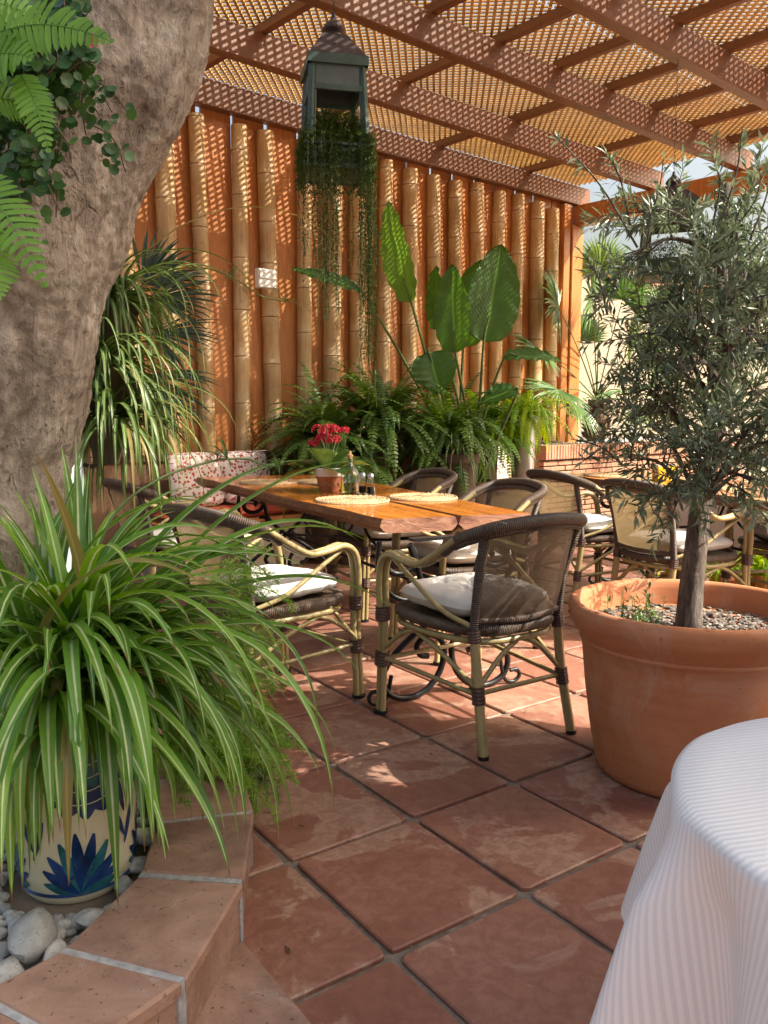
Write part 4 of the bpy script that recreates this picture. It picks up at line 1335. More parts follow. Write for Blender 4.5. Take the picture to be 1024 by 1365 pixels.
def mk_flowerpot():
    x, y = -.315, 4.86
    t = thing('flower_pot', 'small terracotta pot with white rim standing on the near table', 'flower pot', (x, y, .7505))
    b = MB(); b.lathe([(0, 0), (.052, 0), (.058, .01), (.073, .085), (.075, .09)], 28); 
    b.lathe([(.0755, .088), (.082, .09), (.088, .135), (.083, .137), (.076, .10), (0, .095)], 28, mi=1)
    b.build('pot', [M['pot_small'], M['white_stucco']], t, smooth=True)
    b = MB()
    pts = [Vector((.0675 * math.cos(a), .0675 * math.sin(a), .045 + .012 * math.sin(a * 6))) for a in [2 * PI * k / 72 for k in range(73)]]
    b.tube(pts, .0022, 5); b.build('painted_band', M['cork'], t)
    p = thing('kalanchoe', 'red flowering kalanchoe growing in the small table pot', 'flowering plant', (x, y, .85))
    p.scale = (1.5, 1.5, 1.4)
    lf = MB(); pr = random.Random(4)
    def big(az, el, ln, w):
        d = Vector((math.cos(az) * math.cos(el), math.sin(az) * math.cos(el), math.sin(el)))
        sd = Vector((-math.sin(az), math.cos(az), 0)); up = sd.cross(d) * -1
        vs = []; ac = []
        n = 7; base = d * .03
        for i in range(n + 1):
            s = i / n; ww = w * math.sin(PI * min(1, .12 + s * .86)) ** .7
            c = base + d * ln * s - Vector((0, 0, 1)) * ln * .35 * s * s
            vs += [c - sd * ww / 2 + Vector((0, 0, ww * .15)), c, c + sd * ww / 2 + Vector((0, 0, ww * .15))]; ac += [-1, 0, 1]
        fs = []
        for i in range(n):
            o = i * 3; fs += [(o, o + 1, o + 4, o + 3), (o + 1, o + 2, o + 5, o + 4)]
        lf.add(vs, fs, pr.random(), a=ac)
    for k in range(16): big(pr.uniform(0, 2 * PI), pr.uniform(.1, 1.1), pr.uniform(.09, .17), pr.uniform(.06, .10))
    big(-1.2, .35, .16, .11); big(2.9, .5, .16, .10); big(.1, .5, .15, .1)
    lf.build('foliage', M['kalan'], p, smooth=True)
    fl = MB(); st = MB()
    for k in range(15):
        a = pr.uniform(0, 2 * PI); rr = pr.uniform(0, .09)
        c = Vector((rr * math.cos(a), rr * math.sin(a), pr.uniform(.12, .19)))
        st.tube([(0, 0, .02), c * .6 + Vector((0, 0, .02)), c], .0022, 4)
        for q in range(16):
            d = randdir(pr, -.2, 1)
            pc = c + d * .02
            nrm = d
            for m in range(4):
                x_ = nrm.orthogonal().normalized(); x_.rotate(Quaternion(nrm, m * PI / 2 + q))
                y_ = nrm.cross(x_)
                fl.add([pc, pc + x_ * .006 + y_ * .004 + nrm * .002, pc + x_ * .011, pc + x_ * .006 - y_ * .004 + nrm * .002], [(0, 1, 2, 3)], pr.random())
    fl.build('blossom', M['redflower'], p); st.build('stem', M['stem_green'], p)
mk_flowerpot()
def mk_bottle():
    t = thing('oil_bottle', 'square shouldered glass bottle of olive oil on the near table', 'bottle', (-.19, 4.74, .7505))
    b = MB(); b.lathe([(0, .002), (.048, .002), (.052, .008), (.052, .10), (.046, .125), (.025, .148), (.016, .158), (.0155, .185), (.019, .187), (.019, .193), (.0125, .193), (.012, .16), (.021, .146), (.043, .12), (.0485, .10), (.0485, .012), (0, .008)], 28)
    b.build('glass', M['glass'], t, smooth=True)
    b = MB(); b.lathe([(0, .0085), (.048, .0125), (.0481, .062), (0, .062)], 28); b.build('oil', M['oil'], t, smooth=True)
    b = MB(); b.lathe([(0, .175), (.0115, .175), (.0125, .205), (.016, .206), (.016, .216), (.009, .218), (.006, .235), (0, .238)], 20); b.build('stopper', M['cork'], t, smooth=True)
    for x, y, lab, m in ((-.118, 4.68, 'left glass pepper shaker beside the oil bottle', M['cork']), (-.072, 4.62, 'right glass salt shaker with white salt beside the oil bottle', M['salt'])):
        s = thing('shaker', lab, 'shaker', (x, y, .7505))
        b = MB(); b.lathe([(0, .001), (.023, .001), (.025, .006), (.021, .07), (.016, .095), (.0135, .094), (.0185, .07), (.022, .01), (0, .007)], 8); b.build('glass', M['glass'], s)
        b = MB(); b.lathe([(0, .0075), (.0215, .0105), (.0195, .045), (0, .045)], 8); b.build('filling', m, s)
        b = MB(); b.lathe([(.0165, .093), (.017, .10), (.015, .115), (.008, .123), (0, .124)], 20); b.build('cap', M['chrome'], s, smooth=True)
mk_bottle()

# ------------------------------------------------------------------ benches along the fence
def mk_bench(u0, u1, label, padlabel, n0=5.42, n1=5.86):
    t = thing('banquette', label, 'bench', UN((u0 + u1) / 2, (n0 + n1) / 2, 0), UN_ROT)
    w_ = u1 - u0
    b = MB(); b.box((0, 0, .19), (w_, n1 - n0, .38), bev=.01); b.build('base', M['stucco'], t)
    b = MB(); b.box((0, -.015, .395), (w_ + .02, n1 - n0 + .04, .03), bev=.006); b.build('seat_board', M['plank'], t)
    o = mk_cushion_mesh(w_ - .06, n1 - n0 - .03, .09, 3, False, 'seat_pad', M['redpad'], 20)
    o.location = UN((u0 + u1) / 2, (n0 + n1) / 2 - .02, .405); o.rotation_euler = (0, 0, UN_ROT)
    tag(o, padlabel, 'seat pad')
mk_bench(2.75, 3.95, 'masonry bench behind the far end of the near table', 'red seat pad on the bench behind the near table')
mk_bench(6.15, 7.0, 'short masonry bench between the ferns and the brick planter', 'red seat pad on the short bench by the brick planter')
for (u, lab, tilt) in ((3.12, 'sunlit floral back cushion left of the near table end', 0.03), (3.56, 'shaded floral back cushion just behind the far table corner', -.04), (6.52, 'floral back cushion on the short bench by the brick planter', .05)):
    o = mk_cushion_mesh(.46, .42, .13, u, False, 'back_cushion', M['floral'], 20)
    q = Matrix.Rotation(UN_ROT + tilt, 4, 'Z') @ Matrix.Rotation(R(74), 4, 'X')
    o.matrix_world = Matrix.Translation(UN(u, 5.73, .685)) @ q
    tag(o, lab, 'cushion', 'floral back cushions on the benches')

# ------------------------------------------------------------------ lanterns used as hanging planters
def mk_lantern(label, pos, rz, S=.275):
    t = thing('hanging_lantern', label, 'lantern', pos, rz)   # origin at the tray underside
    h = S / 2
    Zt, Zf = .10, .46          # tray top, frame top
    b = MB()
    for a in range(4):
        d = Vector((math.cos(a * PI / 2), math.sin(a * PI / 2), 0)); rot = Matrix.Rotation(a * PI / 2, 3, 'Z')
        b.box(d * (h - .006) + Vector((0, 0, .055)), (.012, S - .024, .09), rot)
        b.box(d * (h + .004) + Vector((0, 0, .104)), (.02, S + .03, .012), rot)
        b.box(d * (h + .002) + Vector((0, 0, .012)), (.02, S + .02, .018), rot)
    b.box((0, 0, .01), (S - .03, S - .03, .012))
    b.build('tray', M['lantern'], t)
    ht = h * .90
    for sx in (-1, 1):
        for sy in (-1, 1):
            b = MB()
            p0 = Vector((sx * (h - .014), sy * (h - .014), .108)); p1 = Vector((sx * (ht - .014), sy * (ht - .014), Zf - .02))
            for off in ((sx * .010, 0), (0, sy * .010)):
                o_ = Vector((*off, 0))
            b.tube([p0, p1], .017, 4)
            b.tube([p0 + Vector((-sx * .014, 0, 0)), p1 + Vector((-sx * .014, 0, 0))], .007, 4)
            b.tube([p0 + Vector((0, -sy * .014, 0)), p1 + Vector((0, -sy * .014, 0))], .007, 4)
            b.build('post', M['lantern'], t)
    b = MB(); g = MB()
    for a in range(4):
        d = Vector((math.cos(a * PI / 2), math.sin(a * PI / 2), 0)); rot = Matrix.Rotation(a * PI / 2, 3, 'Z')
        b.box(d * (ht - .002) + Vector((0, 0, Zf)), (.022, 2 * ht + .02, .04), rot)
        b.box(d * (ht - .008) + Vector((0, 0, Zf - .115)), (.016, 2 * ht - .03, .022), rot)
        g.box(d * (ht - .012) + Vector((0, 0, Zf - .062)), (.008, 2 * ht - .036, .085), rot)
    b.build('top_frame', M['lantern'], t); g.build('header_panel', M['lantern_grey'], t)
    b = MB()
    def sq(r, z): return [Vector((r * x, r * y, z)) for x, y in ((-1, -1), (1, -1), (1, 1), (-1, 1))]
    rings = [sq(ht + .004, Zf + .021), sq(ht * .98, Zf + .030), sq(.052, Zf + .135), sq(.040, Zf + .14)]
    vs = [p for r_ in rings for p in r_]; fs = []
    for i in range(3):
        for k in range(4): fs.append((i * 4 + k, i * 4 + (k + 1) % 4, (i + 1) * 4 + (k + 1) % 4, (i + 1) * 4 + k))
    fs.append((12, 13, 14, 15)); fs.append((3, 2, 1, 0))
    b.add(vs, fs)
    b.lathe([(.036, Zf + .139), (.036, Zf + .150), (.052, Zf + .165), (.052, Zf + .172), (.036, Zf + .195), (.018, Zf + .21), (.010, Zf + .225), (.008, Zf + .24), (0, Zf + .242)], 18)
    b.build('cap', M['lantern_cap'], t)
    b = MB()
    zt = ZB + .2 - pos[2]
    z = Zf + .235; k = 0
    while z < zt:
        a = (k % 2) * PI / 2
        ring_ = [Vector((.006 * math.cos(q * PI / 4) * math.cos(a), .006 * math.cos(q * PI / 4) * math.sin(a), z + .013 + .013 * math.sin(q * PI / 4))) for q in range(9)]
        b.tube(ring_, .0016, 5, cap=False)
        z += .0215; k += 1
    b.build('chain', M['lantern_cap'], t, smooth=True)
    return t
def mk_trailing(label, pos, rz, S=.275, strands=None, seed=1, dense=2400):
    t = thing('trailing_plant', label, 'plant', (pos[0], pos[1], pos[2] + .02), rz)
    tr = random.Random(seed)
    b = MB()
    h = S / 2 - .02
    # cushion of short sprigs filling the tray
    for i in range(dense):
        e_ = tr.uniform(.9, 1.28); x, y = tr.uniform(-h, h) * e_, tr.uniform(-h, h) * e_
        top = .19 + .06 * (1 - (x * x + y * y) / (2 * h * h)) + .045 * noise.noise(Vector((x * 12, y * 12, seed)))
        out_ = max(abs(x), abs(y)) > h + .012
        p = Vector((x, y, tr.uniform(-.03 if out_ else .06, top * (.7 if out_ else 1))))
        for q in range(3):
            d = (randdir(tr, -.3, 1) + Vector((x, y, 0)) * 3).normalized()
            leaflet(b, p, d, Vector((0, 0, 1)), tr.uniform(.018, .035), .007, tr.random())
    for i in range(dense):
        a = tr.choice((0, 1, 2, 3)) * PI / 2; q = tr.uniform(-h - .03, h + .03); o_ = h + .02 + abs(tr.gauss(.005, .008))
        p = Vector((math.cos(a) * o_ - math.sin(a) * q, math.sin(a) * o_ + math.cos(a) * q, tr.uniform(-.06, .14)))
        for k in range(2):
            d = (randdir(tr, -.9, .6) + Vector((math.cos(a), math.sin(a), 0)) * .7).normalized()
            leaflet(b, p, d, Vector((0, 0, 1)), tr.uniform(.016, .032), .008, tr.random())
    b.build('foliage', M['trail'], t)
    for (x, y, ln, nst) in strands:
        s = MB()
        for q in range(nst):
            px, py = x + tr.uniform(-.02, .02), y + tr.uniform(-.02, .02)
            L_ = ln * tr.uniform(.55, 1.05)
            out_ = Vector((px, py, 0)).normalized()
            pts = [Vector((px, py, .13)) - out_ * .03, Vector((px, py, .12)) + out_ * .012]
            nseg = 14
            for k in range(nseg):
                pts.append(Vector((px, py, .10 - L_ * (k + 1) / nseg)) + out_ * .016 + Vector((tr.uniform(-.005, .005), tr.uniform(-.005, .005), 0)))
            s.tube(pts, .001, 3, tr.random(), cap=False)
            nl = int(L_ / .011)
            for k in range(nl):
                f = k / nl * (len(pts) - 2) + .5; i0 = int(f)
                p = pts[i0].lerp(pts[min(i0 + 1, len(pts) - 1)], f - i0)
                d = (randdir(tr, -.9, .5)).normalized()
                leaflet(s, p, d, Vector((0, 0, 1)), tr.uniform(.010, .019), tr.uniform(.006, .009), tr.random())
        s.build('strand', M['trail'], t)
h = .275 / 2
LP = at(446, 236, 4.0)
mk_lantern('green metal lantern hanging nearest, with a brown peaked cap', LP, R(12))
st = [(-h + .02, -h, .62, 8), (-h + .07, -h, .82, 14), (-.02, -h, .78, 14), (.03, -h, .6, 6), (.11, -h, .95, 10), (h, -h + .02, 1.12, 14), (h, -.04, 1.0, 10), (h - .04, -h, 1.1, 10), (-h, 0, .6, 6), (0, h, .7, 5), (h, .08, .9, 6), (-.06, h, .8, 5)]
mk_trailing('leafy plant trailing long strands from the nearest lantern', LP, R(12), strands=st, seed=1)
LP2 = at(893, 372, 5.9)
mk_lantern('distant green metal lantern hanging behind the olive branches', LP2, R(-22), .38)
st2 = [(-h, -h + .03, .5, 4), (0, -h, .7, 6), (h, -h + .05, .7, 7), (h, .05, .6, 5)]
mk_trailing('bushy plant growing in the distant lantern behind the olive branches', LP2, R(-22), .38, st2, 2, 900)

# ------------------------------------------------------------------ ferns by the fence
def mk_fern(name, label, c, rad, nf, m, seed, wid=.055, pairs=24, elr=(.0, 1.4), pot=None, droop=(1.2, 3.0), azr=(0, 2 * PI), group=None, potlabel=None, potm='pot_small'):
    global rnd
    rnd = random.Random(seed)
    if pot:
        pz, pr_ = pot
        p = thing('plant_pot', potlabel, 'pot', (c[0], c[1], c[2] - pz))
        b = MB(); b.lathe([(0, 0), (pr_ * .72, 0), (pr_ * .76, .02), (pr_ * .98, pz - .06), (pr_ * 1.08, pz - .058), (pr_ * 1.10, pz), (pr_ * .98, pz), (pr_ * .92, pz - .04), (0, pz - .035)], 30)
        b.build('pot_body', M[potm], p, smooth=True)
    t = thing(name, label, 'fern', c, 0, group)
    b = MB()
    for i in range(nf):
        frond(b, (rnd.uniform(-.06, .06), rnd.uniform(-.06, .06), rnd.uniform(-.02, .03)), rnd.uniform(*azr), rnd.uniform(*elr), rad * rnd.uniform(.65, 1.1), rnd.uniform(*droop), wid * rnd.uniform(.8, 1.15), pairs)
    b.build('fronds', M[m], t)
    rnd = random.Random(seed + 100)
    return t
M_ = None
FG = 'big ferns massed in front of the bamboo fence'
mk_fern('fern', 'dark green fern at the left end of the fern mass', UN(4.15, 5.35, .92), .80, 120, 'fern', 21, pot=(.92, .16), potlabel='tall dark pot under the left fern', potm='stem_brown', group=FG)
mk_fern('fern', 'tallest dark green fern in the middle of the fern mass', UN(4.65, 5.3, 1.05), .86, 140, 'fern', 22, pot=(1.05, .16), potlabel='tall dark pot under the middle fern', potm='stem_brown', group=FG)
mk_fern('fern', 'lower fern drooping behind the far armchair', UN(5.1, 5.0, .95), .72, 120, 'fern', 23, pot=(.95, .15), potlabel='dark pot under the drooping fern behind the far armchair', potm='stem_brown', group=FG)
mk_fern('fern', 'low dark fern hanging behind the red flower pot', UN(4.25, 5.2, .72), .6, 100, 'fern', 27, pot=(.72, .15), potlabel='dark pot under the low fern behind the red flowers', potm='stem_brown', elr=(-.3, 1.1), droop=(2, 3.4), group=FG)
mk_fern('fern', 'green fern spreading behind the bird of paradise leaves', UN(5.75, 5.55, 1.05), .75, 70, 'fern', 24, pot=(1.05, .17), potlabel='dark pot behind the bird of paradise stems', potm='stem_brown', group=FG)
mk_fern('fern', 'bright green fern right of the bird of paradise stems', UN(5.95, 5.35, 1.0), .72, 110, 'fern_bright', 28, pot=(1.0, .15), potlabel='dark pot under the bright green fern', potm='stem_brown', elr=(-.1, 1.3), group=FG)
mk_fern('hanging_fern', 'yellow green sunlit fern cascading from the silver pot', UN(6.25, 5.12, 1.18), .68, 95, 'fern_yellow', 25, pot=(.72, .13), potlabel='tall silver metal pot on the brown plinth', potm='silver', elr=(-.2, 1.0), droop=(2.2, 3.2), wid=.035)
def mk_plinth():
    t = thing('plinth', 'square terracotta coloured plinth under the silver pot', 'plinth', UN(6.25, 5.12, 0), UN_ROT)
    b = MB(); b.box((0, 0, .21), (.34, .34, .42), bev=.008); b.build('block', M['curb'], t)
    b = MB(); b.box((0, 0, .44), (.4, .4, .038), bev=.006); b.build('top_slab', M['iron'], t)
mk_plinth()

# grass-like plant hanging below the ferns
def mk_spider(name, label, c, leaves, Lr, wr, m, seed, azr=(0, 2 * PI), elr=(.2, 1.4), droop=(1.4, 2.6), n=12, group=None, cat='spider plant'):
    global rnd
    rnd = random.Random(seed)
    t = thing(name, label, cat, c, 0, group)
    b = MB()
    for i in range(leaves):
        el = rnd.uniform(*elr)
        strap(b, (rnd.uniform(-.03, .03), rnd.uniform(-.03, .03), rnd.uniform(-.02, .02)), rnd.uniform(*azr), el, rnd.uniform(*Lr), rnd.uniform(*wr), rnd.uniform(*droop), n, twist=rnd.uniform(-.4, .4))
    b.build('leaves', M[m], t, smooth=True)
    return t
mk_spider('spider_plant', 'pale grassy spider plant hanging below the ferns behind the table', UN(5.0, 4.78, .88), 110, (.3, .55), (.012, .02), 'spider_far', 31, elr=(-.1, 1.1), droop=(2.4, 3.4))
def mk_grasspot():
    p = thing('plant_pot', 'dark pot under the grassy spider plant', 'pot', UN(5.0, 4.78, 0))
    b = MB(); b.lathe([(0, 0), (.13, 0), (.17, .80), (.19, .80), (.19, .87), (.16, .87), (0, .85)], 26); b.build('pot_body', M['stem_brown'], p, smooth=True)
mk_grasspot()

# ------------------------------------------------------------------ bird of paradise
def big_leaf(b, base, tip, width, normal, seed=0, curl=.1, split=False, r=None, keel=.2):
    base = Vector(base); tip = Vector(tip); d = tip - base; ln = d.length; d.normalize()
    side = d.cross(Vector(normal)).normalized(); nn = side.cross(d)
    n, m = 26, 12
    r = rnd.random() if r is None else r
    vs = []; ac = []; al = []
    for i in range(n + 1):
        t = i / n
        w_ = width * (math.sin(PI * min(1, .06 + .94 * t) ** .82) ** .62) * (1 if t < .98 else .5)
        if i == 0: w_ = width * .12
        if i == n: w_ = .004
        for j in range(m + 1):
            s = -1 + 2 * j / m
            rip = .012 * math.sin(t * 38 + s * s * 5 + seed) * abs(s) * abs(s)
            p = base + d * ln * t + side * s * w_ / 2 * math.cos(keel * abs(s)) + nn * (abs(s) * w_ * .5 * math.sin(keel) + rip - curl * ln * t * t)
            p += nn * .02 * noise.noise(Vector((t * 3, s * 2, seed * 3)))
            vs.append(p); ac.append(s); al.append(t * ln)
    fs = [(i * (m + 1) + j, i * (m + 1) + j + 1, (i + 1) * (m + 1) + j + 1, (i + 1) * (m + 1) + j) for i in range(n) for j in range(m)]
    b.add(vs, fs, r, a=ac, b=al)
def mk_strel():
    global rnd
    rnd = random.Random(41)
    Y = 7.3
    root = UN(5.55, 5.15, 0)
    t = thing('bird_of_paradise', 'bird of paradise plant with broad paddle leaves in front of the fence', 'plant', root)
    pp = thing('plant_pot', 'large dark pot holding the bird of paradise plant', 'pot', root)
    b = MB(); b.lathe([(0, 0), (.17, 0), (.22, .52), (.25, .525), (.255, .60), (.22, .60), (.20, .56), (0, .55)], 30); b.build('pot_body', M['stem_brown'], pp, smooth=True)
    # (base px, tip px, depth offset, width, normal, curl)
    specs = [((548, 402), (508, 270), 7.2, .36, (-.75, -.6, .1), .10, 1.0),
             ((607, 470), (600, 352), 7.15, .34, (-.5, -.85, .1), .06, .35),
             ((645, 455), (672, 325), 7.35, .50, (.3, -.95, -.05), .08, .15),
             ((482, 388), (392, 350), 7.1, .22, (.1, -.5, .86), .10, .2),
             ((572, 470), (588, 522), 6.9, .38, (-.1, -.7, .7), .25, .2),
             ((618, 462), (640, 345), 7.5, .40, (-.3, -.9, .1), .06, .5),
             ((672, 478), (745, 462), 7.3, .26, (0, -.5, .85), .30, .2),
             ((690, 520), (640, 530), 7.0, .26, (0, -.5, .85), .2, .1),
             ((585, 440), (578, 355), 7.4, .30, (-.9, -.4, .0), .05, .1)]
    for k, (bp, tp, yy, w_, nrm, cu, rr) in enumerate(specs):
        A_ = at(*bp, yy) - root; T_ = at(*tp, yy - .05) - root
        b = MB(); big_leaf(b, A_, T_, w_, nrm, k * 1.7, cu, r=rr)
        lf = b.build('leaf', M['strel'], t, smooth=True)
        s = MB()
        base = Vector((rnd.uniform(-.07, .07), rnd.uniform(-.07, .07), .5))
        s.tube(catmull([base, base.lerp(A_, .5) + Vector((rnd.uniform(-.04, .04), 0, .06)), A_, A_.lerp(T_, .25)], 8), [.017 - .010 * i / 24 for i in range(25)], 8, smooth if False else .5)
        s.build('stalk', M['stem_green'], t, smooth=True)
    s = MB()
    for k in range(12):
        base = Vector((rnd.uniform(-.09, .09), rnd.uniform(-.09, .09), .5))
        tp = base + Vector((rnd.uniform(-.15, .15), rnd.uniform(-.1, .1), rnd.uniform(.4, .8)))
        s.tube(catmull([base, base.lerp(tp, .5), tp], 6), [.016 - .011 * i / 12 for i in range(13)], 7)
    s.build('old_stalks', M['stem_green'], t, smooth=True)
mk_strel()

# ------------------------------------------------------------------ fan palm in the brick planter, dark fan palm at left
def fan(b, c, axis, nrm, rad, nb=26, spread=2.6, w=.03, r=None, fold=.3, jit=.1):
    axis = Vector(axis).normalized(); nrm = Vector(nrm); nrm = (nrm - axis * nrm.dot(axis)).normalized(); side = axis.cross(nrm)
    r = rnd.random() if r is None else r
    for k in range(nb):
        a = -spread / 2 + spread * k / (nb - 1)
        d = axis * math.cos(a) + side * math.sin(a)
        d = (d + nrm * rnd.uniform(-jit, jit)).normalized()
        L_ = rad * (.72 + .28 * math.cos(a)) * rnd.uniform(.92, 1.05)
        sd = d.cross(nrm).normalized()
        n = 6; vs = []; ac = []
        for i in range(n + 1):
            t = i / n
            ww = w * (t / .45 if t < .45 else 1 - (t - .45) / .55) + .001
            p = c + d * L_ * t - Vector((0, 0, 1)) * L_ * .16 * t ** 3
            vs += [p - sd * ww / 2, p + nrm * ww * fold, p + sd * ww / 2]; ac += [-1, 0, 1]
        fs = []
        for i in range(n):
            o = i * 3; fs += [(o, o + 1, o + 4, o + 3), (o + 1, o + 2, o + 5, o + 4)]
        b.add(vs, fs, r + rnd.uniform(-.1, .1), a=ac)
def mk_palm():
    global rnd
    rnd = random.Random(51)
    base = UN(8.72, 6.02, .85)
    t = thing('fan_palm', 'small fan palm with shaggy brown trunk in the brick planter', 'palm', base)
    b = MB()
    prof = []
    b.lathe([(0.0, 0), (.10, 0), (.13, .1), (.14, .3), (.12, .45), (.06, .52), (0, .53)], 18)
    for i in range(260):
        a = rnd.uniform(0, 2 * PI); z = rnd.uniform(.02, .48)
        p = Vector((.115 * math.cos(a), .115 * math.sin(a), z)); d = Vector((math.cos(a), math.sin(a), 1.3)).normalized()
        leaflet(b, p, d, Vector((math.cos(a), math.sin(a), 0)), .10, .05, rnd.random(), -.2)
    b.build('trunk', M['stem_brown'], t)
    crown = Vector((0, 0, .5))
    targets = [((745, 410), 9.4), ((720, 470), 9.2), ((830, 400), 9.6), ((790, 400), 9.3), ((860, 470), 9.8), ((880, 420), 10.2), ((770, 540), 9.4), ((830, 520), 9.5), ((800, 360), 10), ((855, 545), 9.6), ((775, 455), 10.3), ((745, 520), 9.3), ((840, 450), 9.5)]
    for (px, Y) in targets:
        c = at(*px, Y) - base
        st_ = MB(); st_.tube(catmull([crown, crown.lerp(c, .5) + Vector((0, 0, .06)), c], 6), [.009 - .004 * i / 12 for i in range(13)], 6)
        f = MB()
        ax = (c - crown); ax = (ax.normalized() + Vector((0, 0, -.12 + .1 * rnd.random()))).normalized()
        nrm = Vector((rnd.uniform(-.5, .5), -1, .8))
        fan(f, c, ax, nrm, .54 * rnd.uniform(.85, 1.1), 36, 3.5, .040)
        o = f.build('fan_leaf', M['palm'], t)
        st_.build('stalk', M['stem_green'], o)
mk_palm()
def mk_darkpalm():
    global rnd
    rnd = random.Random(53)
    t = thing('dark_fan_palm', 'dark fan palm leaves poking out behind the leaning trunk', 'palm', (-1.55, 4.2, 0))
    base = Vector((-1.55, 4.2, 0))
    b = MB(); b.tube([(0, 0, 0), (0, .03, .7), (.02, .05, 1.5)], [.09, .08, .07], 10); b.build('trunk', M['stem_brown'], t, smooth=True)
    for (px, py, Y, ax, nrm) in ((200, 400, 4.3, (.9, 0, .3), (.1, -1, .6)), (205, 445, 4.2, (1, -.1, .0), (.1, -.6, .8)), (195, 500, 4.1, (.9, -.2, -.3), (.2, -.8, .7)), (190, 380, 4.4, (.7, 0, .8), (.1, -1, .3)), (190, 535, 4.2, (.95, -.2, -.25), (0, -.5, .9))):
        c = at(px, py, Y) - base
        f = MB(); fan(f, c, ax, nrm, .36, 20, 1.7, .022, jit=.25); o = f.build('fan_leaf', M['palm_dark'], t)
        s = MB(); s.tube([(0.02, .05, 1.45), Vector((.02, .05, 1.45)).lerp(c, .5) + Vector((0, 0, .05)), c], .006, 6); s.build('stalk', M['stem_brown'], o)
mk_darkpalm()

# ------------------------------------------------------------------ hanging spider plants behind the trunk
HG = 'spider plants hanging behind the leaning trunk'
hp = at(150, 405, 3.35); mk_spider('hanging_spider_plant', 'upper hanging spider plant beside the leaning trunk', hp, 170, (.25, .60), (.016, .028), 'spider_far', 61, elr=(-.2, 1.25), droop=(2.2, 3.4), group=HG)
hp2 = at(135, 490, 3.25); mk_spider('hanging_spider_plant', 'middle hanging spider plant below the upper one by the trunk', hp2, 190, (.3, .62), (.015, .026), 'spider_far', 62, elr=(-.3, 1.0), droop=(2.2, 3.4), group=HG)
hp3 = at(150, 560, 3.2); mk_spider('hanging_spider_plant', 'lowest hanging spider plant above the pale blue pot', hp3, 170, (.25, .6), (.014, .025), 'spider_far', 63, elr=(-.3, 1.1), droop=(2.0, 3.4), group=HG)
def mk_stand():
    global rnd
    t = thing('plant_stand', 'thin black iron stand carrying the hanging spider plants', 'plant stand', (hp.x - .20, 3.36, 0))
    b = MB(); b.tube([(0, 0, 0), (0, 0, hp.z - .05)], .012, 8); b.build('pole', M['iron'], t)
    for p in (hp, hp2, hp3):
        c = p - Vector((hp.x - .20, 3.36, 0))
        b = MB(); b.lathe([(0, -.16), (.07, -.16), (.10, -.02), (.11, -.02), (.11, 0), (.09, 0), (.085, -.03), (0, -.03)], 18, c); b.build('basket', M['stem_brown'], t, smooth=True)
        b = MB(); b.tube([(0, 0, c.z - .16), (c.x * .5, c.y * .5, c.z - .18), (c.x, c.y, c.z - .155)], .008, 6); b.build('bracket', M['iron'], t)
    t = thing('runner', 'long thin spider plant runner reaching across the bamboo', 'plant runner', hp)
    b = MB()
    p = [at(x, y, Y) - hp for x, y, Y in ((180, 385, 3.35), (195, 372, 3.5), (260, 352, 3.8), (310, 370, 4.0), (350, 395, 4.1), (380, 402, 4.15))]
    b.tube(catmull(p, 6), .003, 6); b.build('stem', M['stem_green'], t, smooth=True)
    l = MB()
    rnd = random.Random(5)
    for c in (p[-1], p[3]):
        l = MB()
        for k in range(9): strap(l, c, rnd.uniform(0, 6.3), rnd.uniform(.1, 1.3), rnd.uniform(.06, .14), .007, 1.5, 6)
        l.build('plantlet', M['spider_far'], t)
    l = MB()
    for (x0, y0, az, el, L_) in ((178, 352, 0.1, .75, 1.0), (190, 380, -.1, .5, .55), (186, 345, .05, .35, .6)):
        strap(l, at(x0, y0, 3.4) - hp, az, el, L_, .016, 1.9, 14)
    l.build('long_leaves', M['spider_far'], t)
mk_stand()
def mk_paleblue():
    c = at(42, 700, 2.95); c.z = 0
    t = thing('pale_ceramic_pot', 'pale blue ceramic pot with drawn leaf lines behind the trunk base', 'pot', c)
    b = MB(); b.lathe([(0, .0), (.16, .0), (.18, .04), (.20, .6), (.17, 1.18), (.16, 1.22), (.19, 1.24), (.19, 1.28), (.15, 1.28), (.14, 1.2), (0, 1.2)], 32); b.build('pot_body', M['ceramic_pale'], t, smooth=True)
    b = MB()
    for k in range(12):
        a0 = k * PI / 6
        for s in (-1, 1):
            pts = []
            for i in range(9):
                q = i / 8; z = .72 + .28 * q
                rr = .20 - .03 * max(0, (z - .5) / .5) + .0025
                a = a0 + s * .16 * math.sin(PI * q)
                pts.append(Vector((rr * math.cos(a), rr * math.sin(a), z)))
            b.tube(pts, .0022, 4)
    b.build('painted_lines', M['iron'], t)
mk_paleblue()

